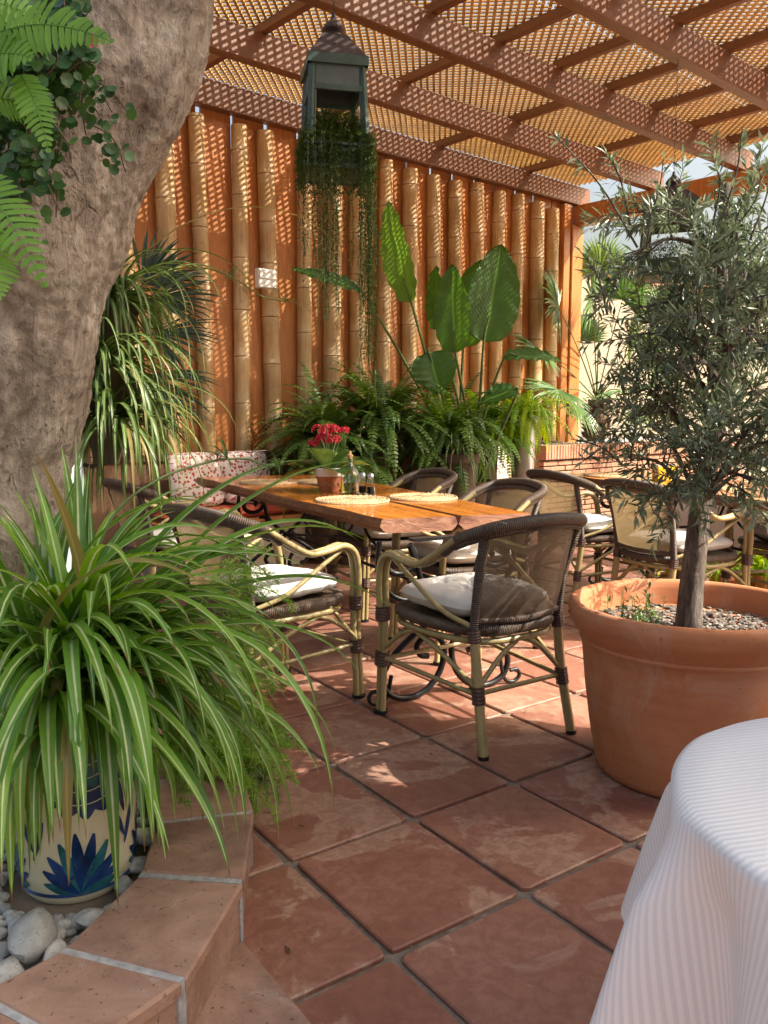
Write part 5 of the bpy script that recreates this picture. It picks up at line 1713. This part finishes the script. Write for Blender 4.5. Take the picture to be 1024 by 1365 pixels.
# ------------------------------------------------------------------ foreground: painted pot and spider plant
PC = Vector((-.745, 1.95, .07))
def mk_bluepot():
    t = thing('painted_ceramic_pot', 'cream ceramic pot painted with blue flowers under the spider plant', 'pot', PC)
    prof = [(0, .004), (.115, .004), (.128, .02), (.138, .08), (.141, .2), (.139, .34), (.136, .42), (.150, .435), (.152, .455), (.138, .458), (.128, .43), (.125, .36), (0, .355)]
    b = MB(); b.lathe(prof, 48); b.build('pot_body', M['ceramic'], t, smooth=True)
    def R_(z):
        for (r0, z0), (r1, z1) in zip(prof[1:], prof[2:]):
            if z0 <= z <= z1: return r0 + (r1 - r0) * (z - z0) / max(1e-6, z1 - z0)
        return .14
    def petal(bb, a0, z0, ang, ln, w_, off=.0012, n=10):
        vs = []; fs = []
        for i in range(n + 1):
            q = i / n; ww = w_ * math.sin(PI * (q * .92 + .04)) ** .8
            for s in (-1, 0, 1):
                du = math.sin(ang) * ln * q + math.cos(ang) * s * ww / 2
                dz = math.cos(ang) * ln * q - math.sin(ang) * s * ww / 2
                z = z0 + dz; rr = R_(max(.01, min(.43, z))) + off
                a = a0 + du / .14
                vs.append(Vector((rr * math.cos(a), rr * math.sin(a), z)))
        for i in range(n):
            o = i * 3; fs += [(o, o + 1, o + 4, o + 3), (o + 1, o + 2, o + 5, o + 4)]
        bb.add(vs, fs)
    blue = MB(); teal = MB(); cream = MB()
    for k in range(4):
        a0 = -1.15 + k * PI / 2
        for i, an in enumerate((-1.25, -.95, -.65, -.35, -.08, .2, .48, .78, 1.08, 1.35)):
            petal(blue if i % 3 else teal, a0, .035, an, .155 - .05 * abs(an), .028, .0012 + i * .0001)
        # big blue medallion above
        for q in range(14):
            petal(blue, a0 + .1, .32, q * 2 * PI / 14, .105 - .03 * abs(math.cos(q * 2 * PI / 14)) * 0, .06, .0013 + q * .00004)
        for q in range(8):
            petal(teal, a0 + .1, .33, q * 2 * PI / 8 + .3, .05, .03, .0024 + q * .00004)
        for q in range(4):
            pts = []
            for i in range(13):
                s = -1 + i / 6; z = .25 + q * .03 + .022 * s * s; a = a0 + .1 + s * (.5 - .04 * q); rr = R_(z) + .003
                pts.append(Vector((rr * math.cos(a), rr * math.sin(a), z)))
            cream.tube(pts, .0016, 4)
        for z0, an in ((.12, .3), (.2, -.2), (.14, -.4)):
            petal(blue, a0 + PI / 4, z0, an, .10, .016, .0016)
    for z in (.03, .035, .405, .415):
        rr = R_(z) + .0008
        blue.tube([Vector((rr * math.cos(k * PI / 32), rr * math.sin(k * PI / 32), z)) for k in range(66)], .0022, 4, cap=False)
    blue.build('blue_pattern', M['ceramic_blue'], t); teal.build('teal_pattern', M['ceramic_teal'], t); cream.build('cream_lines', M['ceramic'], t)
    b = MB(); b.lathe([(0, .405), (.1275, .405)], 24); b.build('soil', M['earth'], t)
mk_bluepot()
def mk_bigspider():
    global rnd
    rnd = random.Random(72)
    c = PC + Vector((0, 0, .44))
    t = thing('spider_plant', 'huge variegated spider plant arching over the painted pot', 'spider plant', c)
    b = MB()
    for i in range(340):
        q = i / 340
        az = rnd.uniform(0, 2 * PI)
        if rnd.random() < .25: az = rnd.gauss(0.0, .8)          # fuller towards the terrace
        el = rnd.uniform(.25, 1.48)
        if -1.22 < az < -.72 and el < 1.1 and rnd.random() < .8: continue
        L_ = rnd.uniform(.36, .74) * (1.0 if math.cos(az) > -.2 else .8)
        strap(b, (rnd.gauss(0, .04), rnd.gauss(0, .04), rnd.uniform(-.04, .05)), az, el, L_, rnd.uniform(.026, .046), rnd.uniform(1.5, 2.9), 16, fold=.4, twist=rnd.uniform(-.5, .5), taper=.35)
    # long outer leaves that reach the chairs
    for (az, el, L_, dr) in ((.55, .95, 1.0, 1.5), (.45, .8, .95, 1.6), (.35, .7, .85, 1.8), (.62, 1.05, 1.05, 1.25), (.7, 1.1, 1.0, 1.3), (-.1, .9, .75, 3.0), (-.3, .9, .8, 3.2), (-.5, .95, .95, 2.8), (-.75, .9, .9, 2.9), (-1.0, .95, .85, 3.0), (.48, 1.1, .95, 1.9), (-.2, 1.1, .85, 3.2), (.12, 1.1, .8, 2.8), (-.6, 1.15, .95, 3.0), (-1.3, 1.0, .8, 3.0), (-1.6, 1.05, .85, 3.0)):
        strap(b, (rnd.gauss(0, .03), rnd.gauss(0, .03), 0), az, el, L_, rnd.uniform(.028, .038), dr, 20, fold=.4, twist=rnd.uniform(-.2, .2), taper=.4)
    for k in range(26):
        strap(b, (rnd.gauss(-.04, .06), rnd.gauss(.03, .05), .02), rnd.uniform(1.2, 4.6), rnd.uniform(1.2, 1.5), rnd.uniform(.42, .66), rnd.uniform(.028, .042), rnd.uniform(.5, 1.3), 16, fold=.4, twist=rnd.uniform(-.3, .3), taper=.4)
    # drooping skirt over the front of the pot
    for i in range(60):
        az = rnd.uniform(-2.6, .2); el = rnd.uniform(.4, 1.2)
        if -1.2 < az < -.75: continue
        strap(b, (rnd.gauss(0, .045), rnd.gauss(0, .045), rnd.uniform(-.02, .03)), az, el, rnd.uniform(.45, .72), rnd.uniform(.026, .036), rnd.uniform(3.2, 4.6), 16, fold=.4, twist=rnd.uniform(-.4, .4), taper=.4)
    b.build('leaves', M['spider'], t, smooth=True)
    s = MB(); l = MB()
    p = [at(x, y, Y) - c for x, y, Y in ((110, 800, 1.95), (150, 690, 1.95), (210, 640, 2.0), (270, 618, 2.1), (303, 612, 2.15), (330, 612, 2.2), (350, 619, 2.2), (372, 622, 2.2))]
    s.tube(catmull(p, 6), .0032, 6)
    s.build('runner', M['stem_green'], t, smooth=True)
    for cc, m in ((p[4], 8), (p[-1], 10)):
        l = MB()
        for k in range(m): strap(l, cc, rnd.uniform(0, 6.3), rnd.uniform(-.2, 1.3), rnd.uniform(.05, .09), .007, 1.5, 6)
        l.build('plantlet', M['spider_far'], t)
    l = MB()
    c2 = at(352, 1040, 2.35) - c
    for k in range(24): strap(l, c2, rnd.uniform(0, 6.3), rnd.uniform(.1, 1.3), rnd.uniform(.07, .13), .008, 2.2, 8)
    l.build('plantlet', M['spider_far'], t)
mk_bigspider()
def mk_foxtail():
    global rnd
    rnd = random.Random(81)
    c = Vector((-.60, 2.42, .12))
    t = thing('asparagus_fern', 'feathery light green asparagus fern sprawling over the curb end', 'asparagus fern', c)
    b = MB()
    def plume(p0, az, el, L_, dr, w_):
        pts, tg = arc_path(p0, az, el, L_, dr, 16)
        r = rnd.random()
        b.tube(pts, .0018, 3, r, cap=False)
        ns = int(L_ / .0055)
        for k in range(ns):
            f = .1 + .9 * k / ns
            q = f * 16; i = min(int(q), 15); p = pts[i].lerp(pts[i + 1], q - i); d = tg[i]
            sd = randdir(rnd); sd = (sd - d * sd.dot(d)).normalized()
            dr_ = (sd + d * .7).normalized()
            ln = w_ * rnd.uniform(.5, 1) * (1 if f < .75 else (1 - f) / .25 * .7 + .3)
            # short side twig with needles
            e = p + dr_ * ln
            for m in range(5):
                pp = p.lerp(e, .25 + .75 * m / 5)
                nd_ = (dr_ * .8 + randdir(rnd)).normalized()
                s2 = nd_.orthogonal().normalized() * .0016
                b.add([pp - s2, pp + s2, pp + nd_ * rnd.uniform(.012, .022)], [(0, 1, 2)], r + rnd.uniform(-.15, .15))
    for i in range(85):
        plume((rnd.uniform(-.05, .05), rnd.uniform(-.05, .05), rnd.uniform(0, .03)), rnd.gauss(.1, .9), rnd.uniform(.4, 1.5), rnd.uniform(.2, .42), rnd.uniform(1.2, 3.0), rnd.uniform(.022, .04))
    # extra plumes seen in front of the left chair
    for (x, y, az, el, L_) in ((285, 800, .2, .3, .27), (290, 830, .1, .1, .25), (300, 870, .0, -.2, .16), (285, 780, .3, .5, .2), (325, 930, -.1, -.2, .17), (330, 985, -.2, .0, .17), (335, 955, .1, .1, .17), (335, 1020, .0, .2, .15), (320, 905, .1, .2, .16), (300, 850, .3, .2, .18)):
        for k in range(4): plume(at(x + rnd.uniform(-25, 5), y + rnd.uniform(-15, 15), 2.5) - c, az + rnd.uniform(-.5, .5), el + rnd.uniform(-.3, .4), L_ * rnd.uniform(.7, 1.1), rnd.uniform(.6, 1.8), .035)
    b.build('plumes', M['aspar'], t)
mk_foxtail()

# ------------------------------------------------------------------ hanging growth on the trunk, upper left
def mk_topfern():
    global rnd
    rnd = random.Random(91)
    Y = 1.72
    c = at(-40, 90, Y)
    t = thing('trunk_fern', 'bright green sword fern growing high on the leaning trunk', 'fern', c)
    b = MB()
    def fr2(px0, py0, px1, py1, wid, pairs, sag, y1=None, seg=2):
        A_ = at(px0, py0, Y) - c; B_ = at(px1, py1, y1 or Y - .06) - c
        n = 16
        up = Vector((0, 0, 1))
        pts = [A_.lerp(B_, i / n) + up * sag * math.sin(PI * i / n) for i in range(n + 1)]
        r = rnd.random()
        b.tube(pts, [.0024 * (1 - .6 * i / n) for i in range(n + 1)], 4, r)
        L_ = (B_ - A_).length
        for i in range(pairs):
            s_ = (i + .5) / pairs; q = s_ * n; k = min(int(q), n - 1); p = pts[k].lerp(pts[k + 1], q - k)
            d = (pts[k + 1] - pts[k]).normalized()
            view = Vector((0.25, -1, .25)).normalized()
            side = d.cross(view).normalized(); nn = side.cross(d)
            ln = wid * min(1, (1 - s_) * 2.2 + .08) * rnd.uniform(.9, 1.06) * (min(1, .75 + s_))
            wd = L_ / pairs * .80
            for sg in (-1, 1):
                dr = (side * sg + d * .30 + nn * rnd.uniform(-.18, .12)).normalized(); ax = (d - dr * d.dot(dr)).normalized()
                vs = []; fs = []; m = 7
                for u in range(m + 1):
                    v_ = u / m
                    ww = wd * .5 * (1 if v_ < .6 else math.sqrt(max(.03, 1 - ((v_ - .6) / .4) ** 2))) * (1 + .07 * math.sin(u * 3.0)) * (.8 + .2 * min(1, v_ * 6))
                    cc = p + dr * ln * v_ + d * ln * .10 * v_ * v_ - up * ln * .10 * v_ * v_
                    vs += [cc - ax * ww + nn * ww * .25, cc, cc + ax * ww + nn * ww * .25]
                for u in range(m):
                    o = u * 3; fs += [(o, o + 1, o + 4, o + 3), (o + 1, o + 2, o + 5, o + 4)]
                b.add(vs, fs, r * .6 + rnd.uniform(0, .4), a=[-1, 0, 1] * (m + 1))
    fr2(-45, 62, 152, 56, .058, 22, .035)
    fr2(-40, 95, 45, 78, .055, 14, .02)
    fr2(-20, 60, 42, 80, .045, 12, .01, Y - .02)
    fr2(28, 100, 66, 205, .036, 17, .02)
    fr2(-30, 130, 62, 150, .04, 14, .01, Y + .05)
    fr2(-60, 235, 62, 385, .060, 22, .05)
    fr2(-80, 20, 60, 30, .05, 18, .03, Y + .1)
    fr2(-20, 300, -2, 400, .05, 16, .0)
    b.build('fronds', M['fern_bright'], t, smooth=True)
mk_topfern()
def mk_ivy():
    global rnd
    rnd = random.Random(95)
    c = at(30, 150, 1.95)
    t = thing('climbing_ivy', 'round leaved dark green creeper hanging down the leaning trunk', 'ivy', c)
    b = MB(); s = MB(); f = MB()
    def vine(pts, nl, sz):
        P_ = catmull(pts, 8)
        s.tube(P_, .0016, 4, cap=False)
        for k in range(nl):
            p = rnd.choice(P_) + Vector((rnd.uniform(-.025, .025), rnd.uniform(-.03, .01), rnd.uniform(-.03, .03)))
            roundleaf(b, p, (Vector((rnd.uniform(-.6, .6), -1, rnd.uniform(-.2, .9)))).normalized(), sz * rnd.uniform(.6, 1.2), rnd.random())
    for k in range(70):
        x0 = rnd.uniform(-30, 105); y0 = rnd.uniform(-40, 60)
        ln = rnd.uniform(80, 330) * (1 if x0 < 40 else .55)
        Yk = rnd.uniform(1.85, 2.02)
        vine([at(x0 + rnd.uniform(-12, 12) + q * rnd.uniform(-8, 10), y0 + ln * q / 4, Yk) - c for q in range(5)], int(ln / 7), rnd.choice((.011, .014, .018)))
    for (x0, y0, x1, y1) in ((60, 60, 150, 150), (80, 90, 178, 160), (90, 110, 150, 215), (50, 200, 75, 290), (70, 120, 115, 180), (110, 160, 168, 230)):
        vine([at(x0, y0, 2.02) - c, at((x0 + x1) / 2 + 12, (y0 + y1) / 2 - 10, 2.03) - c, at(x1, y1, 2.06) - c], 14, .013)
    b.build('leaves', M['ivy'], t); s.build('stems', M['stem_brown'], t)
    p = at(124, 56, 1.68) - c
    for k in range(7):
        d = Vector((math.cos(k * .9), -.5, math.sin(k * .9))).normalized()
        leaflet(f, p, d, Vector((0, -1, 0)), .016, .011, rnd.random())
    f.build('blossom', M['pinkflower'], t)
mk_ivy()

# ------------------------------------------------------------------ big pot and olive tree
POT = Vector((1.02, 2.76, 0))
def mk_bigpot():
    t = thing('terracotta_pot', 'very large plain terracotta pot with thick rolled rim', 'pot', POT)
    prof = [(0, 0), (.275, 0), (.288, .008), (.296, .03), (.318, .15), (.338, .30), (.347, .40), (.352, .44), (.357, .446), (.360, .452), (.357, .459), (.362, .468), (.371, .482), (.384, .50), (.395, .525), (.399, .548), (.396, .568), (.386, .578), (.372, .578), (.362, .568), (.356, .545), (.348, .49), (0, .47)]
    b = MB(); b.lathe(prof, 96); b.build('pot_body', M['pot'], t, smooth=True)
    b = MB(); rr = random.Random(8)
    b.lathe([(0, .480), (.346, .476)], 40, r=.1)
    for i in range(1900):
        a = rr.uniform(0, 2 * PI); q = math.sqrt(rr.random()) * .335
        blob(b, Vector((q * math.cos(a), q * math.sin(a), .483 + rr.uniform(0, .01))), rr.uniform(.008, .016), rr.uniform(.005, .009), rr.uniform(.002, .005), Matrix.Rotation(rr.uniform(0, 6), 3, 'Z') @ Matrix.Rotation(rr.uniform(-.4, .4), 3, 'X'), i, 6, 4, rr.random())
    o = b.build('bark_mulch', M['chips']); o.location = POT
    tag(o, kind='stuff')
mk_bigpot()
def mk_olive():
    global rnd
    rnd = random.Random(101)
    t = thing('olive_tree', 'silvery dark olive tree growing in the big terracotta pot', 'olive tree', POT + Vector((0, 0, .47)))
    o = POT + Vector((0, 0, .47))
    tr = MB()
    path = catmull([Vector((0.0, 0, -.02)), Vector((.005, .01, .18)), Vector((.02, .01, .42)), Vector((.05, 0, .68)), Vector((.07, -.01, .92)), Vector((.05, .0, 1.2)), Vector((.06, .02, 1.45))], 10)
    n = len(path); k = 20
    vs = []; fs = []
    for i, p in enumerate(path):
        q = i / (n - 1)
        rad = .030 * (1 - q) ** .8 + .013 + .007 * math.exp(-q * 22)
        for j in range(k):
            a = 2 * PI * j / k
            d = Vector((math.cos(a), math.sin(a), 0))
            rr = rad * (1 + .16 * noise.noise(Vector((d.x * 1.5, d.y * 1.5, p.z * 5))) + .08 * math.sin(3 * a + p.z * 5))
            vs.append(p + d * rr)
    for i in range(n - 1):
        for j in range(k):
            j2 = (j + 1) % k; fs.append((i * k + j, i * k + j2, (i + 1) * k + j2, (i + 1) * k + j))
    tr.add(vs, fs); tr.build('trunk', M['olivebark'], t, smooth=True)
    br = MB(); lf = MB()
    def spray(p0, d0, L_, rad, leaves=True, dens=.014):
        n_ = 8; p = Vector(p0); d = Vector(d0).normalized(); pts = [p.copy()]
        for i in range(n_):
            d = (d + Vector((rnd.uniform(-.22, .22), rnd.uniform(-.22, .22), rnd.uniform(-.18, .14)))).normalized()
            p = p + d * L_ / n_; pts.append(p.copy())
        br.tube(pts, [rad * (1 - .75 * i / n_) for i in range(n_ + 1)], 5, rnd.random(), cap=False)
        if leaves:
            m = int(L_ / dens)
            for q in range(m):
                f = (.15 + .85 * q / m) * n_; i = min(int(f), n_ - 1); pp = pts[i].lerp(pts[i + 1], f - i); dd = (pts[i + 1] - pts[i]).normalized()
                for s in range(2):
                    sd = randdir(rnd); sd = (sd - dd * sd.dot(dd)).normalized()
                    leaflet(lf, pp, (dd * .75 + sd).normalized(), (Vector((0, 0, 1)) + randdir(rnd) * .8).normalized(), rnd.uniform(.035, .058), rnd.uniform(.008, .0125), rnd.random(), rnd.uniform(-.05, .18))
        return pts
    # main limbs to crown targets (photo pixel, depth)
    tg = []
    for i in range(46):
        while True:
            x = rnd.uniform(775, 1130); y = rnd.uniform(255, 690); Y = rnd.uniform(2.2, 3.3)
            ex = (x - 975) / 130; ey = (y - 485) / 180; ez = (Y - 2.76) / .6
            if ex * ex + ey * ey + ez * ez < 1 and (y > 350 or (x > 930 and y > 270)): break
        tg.append((x, y, Y))
    tg += [(825, 500, 2.7), (835, 560, 2.75), (840, 610, 2.6), (870, 660, 2.55), (905, 655, 2.5), (950, 650, 2.45), (1000, 640, 2.45), (840, 340, 2.7), (850, 280, 2.75), (990, 300, 2.6), (850, 410, 2.6), (1010, 400, 2.4), (940, 330, 2.7), (1000, 580, 2.4), (880, 300, 2.9), (850, 470, 2.5), (930, 600, 2.4)]
    for (x, y, Y) in tg:
        T_ = at(x, y, Y) - o
        zs = max(.42, min(1.4, T_.z - rnd.uniform(-.05, .35)))
        j = min(range(len(path)), key=lambda q: abs(path[q].z - zs)); A_ = path[j]
        mid = A_.lerp(T_, .55) + Vector((0, 0, .05))
        br.tube(catmull([A_, mid, T_], 5), [.010 - .007 * i / 10 for i in range(11)], 5, rnd.random(), cap=False)
        dirn = (T_ - A_).normalized()
        for q in range(6):
            f = rnd.uniform(.5, 1.0); pp = A_.lerp(T_, f) + Vector((0, 0, .05 * math.sin(PI * f)))
            spray(pp, (dirn * .6 + randdir(rnd) * .8 + Vector((0, 0, .15))).normalized(), rnd.uniform(.14, .30), .0028)
    # loose tips that reach up against the roof
    for (x0, y0, x1, y1, Y) in ((850, 330, 735, 175, 2.7), (840, 300, 800, 190, 2.75), (860, 310, 885, 205, 2.7), (960, 300, 990, 170, 2.6), (950, 300, 955, 215, 2.65), (1000, 320, 1030, 215, 2.6), (810, 420, 770, 330, 2.7), (860, 560, 770, 620, 2.6), (900, 640, 985, 690, 2.45), (960, 640, 1020, 690, 2.45), (830, 620, 760, 585, 2.7)):
        A_ = at(x0, y0, Y) - o; B_ = at(x1, y1, Y) - o
        pts = catmull([A_, A_.lerp(B_, .5) + Vector((.015, 0, .015)), B_], 6)
        br.tube(pts, [.004 - .0025 * i / 12 for i in range(13)], 5, cap=False)
        for q in range(26):
            pp = pts[int(rnd.uniform(.2, 1) * 12)]
            sd = randdir(rnd); dd = (B_ - A_).normalized()
            leaflet(lf, pp, (dd * .6 + sd).normalized(), (Vector((0, -.3, 1)) + randdir(rnd) * .6).normalized(), rnd.uniform(.038, .058), .011, rnd.random(), .08)
    # suckers at the foot
    br.build('branches', M['olivebark'], t, smooth=True)
    lf.build('foliage', M['olive'], t)
    s = thing('seedling', 'small green seedling sprouting from the mulch left of the olive trunk', 'seedling', POT + Vector((-.17, -.02, .478)))
    b = MB()
    for k in range(26):
        x, y = rnd.gauss(0, .05), rnd.gauss(0, .04)
        hgt = rnd.uniform(.03, .14)
        b.tube([(x, y, 0), (x + rnd.uniform(-.02, .02), y, hgt)], .0012, 3)
        for q in range(9):
            leaflet(b, Vector((x, y, hgt * rnd.uniform(.3, 1))), (randdir(rnd, -.1, 1)), Vector((0, 0, 1)), rnd.uniform(.02, .04), .009, rnd.random())
    b.build('shoots', M['kalan'], s)
mk_olive()

# ------------------------------------------------------------------ tablecloth table
def mk_clothtable():
    c = Vector((.672, .915, 0)); Rr = .318
    t = thing('bistro_table', 'small round table hidden under the white striped cloth', 'table', c)
    b = MB(); b.lathe([(0, .722), (Rr - .004, .722), (Rr - .004, .742), (0, .742)], 48); b.build('tabletop', M['greywood'], t)
    b = MB(); b.lathe([(0, 0), (.2, 0), (.2, .02), (.03, .04), (.025, .72), (0, .72)], 24); b.build('pedestal', M['iron'], t, smooth=True)
    o = MB()
    na, nt_ = 240, 26
    vs = []; ac = []; fs = []
    th0 = R(14)
    def hem(a):
        # square cloth 1.25 m: distance to its edge minus the table radius
        k = a - R(30)
        k = (k + PI / 4) % (PI / 2) - PI / 4
        return min(.62 / math.cos(k), .78) - Rr
    vs.append(Vector((0, 0, .750))); ac.append(0)
    rows = [[0] * na]
    for i in range(1, 9):
        row = []
        for k in range(na):
            a = 2 * PI * k / na; r_ = Rr * i / 8
            vs.append(Vector((r_ * math.cos(a), r_ * math.sin(a), .750 + .0012 * noise.noise(Vector((r_ * math.cos(a) * 9, r_ * math.sin(a) * 9, 0))))))
            ac.append(r_ * math.sin(a - th0)); row.append(len(vs) - 1)
        rows.append(row)
    for i in range(1, nt_ + 1):
        row = []
        q = i / nt_
        for k in range(na):
            a = 2 * PI * k / na
            d = hem(a) * q
            w1 = math.sin(8 * a + 1.9 + .9 * math.sin(2 * a + .5)) ; w2 = math.sin(17 * a + .7)
            amp = min(1, q * 3.2) ** .8 
            rr = Rr + .010 * min(1, d / .012) + d * .09 + amp * (.068 * (q ** .7) * (w1 - .35 * math.cos(2 * (8 * a + 1.9))) + .006 * q * w2)
            aa = a + amp * .03 * math.cos(8 * a + 1.9)
            z = .750 - max(0, d - .012) * .965 - .006 * min(1, d / .01)
            vs.append(Vector((rr * math.cos(aa), rr * math.sin(aa), z)))
            ac.append((Rr + d) * math.sin(a - th0)); row.append(len(vs) - 1)
        rows.append(row)
    for i in range(len(rows) - 1):
        for k in range(na):
            k2 = (k + 1) % na
            f = [rows[i][k], rows[i + 1][k], rows[i + 1][k2], rows[i][k2]]
            u = []
            for e in f:
                if e not in u: u.append(e)
            fs.append(tuple(u))
    o.add(vs, fs, a=ac)
    ob = o.build('tablecloth', M['cloth'], smooth=False)
    ob.data.polygons.foreach_set('use_smooth', [True] * len(ob.data.polygons))
    ob.location = c
    tag(ob, 'white satin striped tablecloth falling in folds in the corner', 'tablecloth')
mk_clothtable()

# ------------------------------------------------------------------ right background: low wall bench, yellow-green plants
def mk_rightside():
    b = MB(); b.box((0, 0, .26), (.45, 2.6, .52), bev=.01)
    o = b.build('bench_wall', M['white_stucco']); o.location = (3.1, 6.2, 0); o.rotation_euler = (0, 0, R(19))
    tag(o, 'low white masonry bench beyond the far table', 'bench')
    b = MB(); b.box((0, 0, 0), (.06, 2.4, .12), bev=.008)
    o = b.build('backrest_board', M['greywood']); o.location = (3.0, 5.9, .88); o.rotation_euler = (0, 0, R(19))
    tag(o, 'weathered wooden backrest board beyond the far table', 'board')
    for (px, py, lab, s) in ((965, 790, 'yellow green spider plant on the floor behind the table legs', 66), (1015, 795, 'yellow green spider plant at the right edge behind the table legs', 67), (900, 800, 'yellow green spider plant behind the olive trunk', 68)):
        c = at(px, py, 5.5); c.z = .14
        mk_spider('spider_plant', lab, c, 60, (.22, .4), (.016, .024), 'fern_yellow', s, elr=(.3, 1.4), droop=(1.8, 2.8), group='yellow green plants along the low wall')
        p = thing('plant_pot', 'small terracotta pot of the ' + lab.replace('spider plant', 'plant').replace(' on the floor', ''), 'pot', (c.x, c.y, 0))
        q = MB(); q.lathe([(0, 0), (.07, 0), (.09, .12), (.10, .12), (.10, .145), (.085, .145), (0, .13)], 20); q.build('pot_body', M['pot_small'], p, smooth=True)
mk_rightside()

def mk_holder():
    t = thing('napkin_holder', 'small yellow holder on the far table behind the olive leaves', 'holder', (1.86, 5.62, .7505), .3)
    b = MB(); b.box((0, 0, .006), (.14, .07, .012), bev=.003); b.box((0, -.03, .055), (.14, .008, .085), bev=.002); b.box((0, .03, .055), (.14, .008, .085), bev=.002); b.build('frame', M['yellow'], t)
    b = MB(); b.box((0, 0, .06), (.12, .045, .095), bev=.004); b.build('napkins', M['white_plastic'], t)
mk_holder()

def mk_litter():
    lr = random.Random(77)
    for i in range(46):
        while True:
            x, y = lr.uniform(-.25, 1.9), lr.uniform(1.55, 4.2)
            if math.hypot(x - 1.02, y - 2.76) > .42: break
        b = MB()
        a = lr.uniform(0, 6.3)
        leaflet(b, Vector((0, 0, .004)), Vector((math.cos(a), math.sin(a), .06)), Vector((0, 0, 1)), lr.uniform(.018, .042), lr.uniform(.006, .010), lr.random(), .1)
        o = b.build('fallen_leaf', M['stem_brown'] if i % 3 else M['olive'])
        o.location = (x, y, .003)
        tag(o, 'small dry fallen leaf lying on the terracotta floor', 'leaf', 'fallen leaves on the terrace floor')
mk_litter()
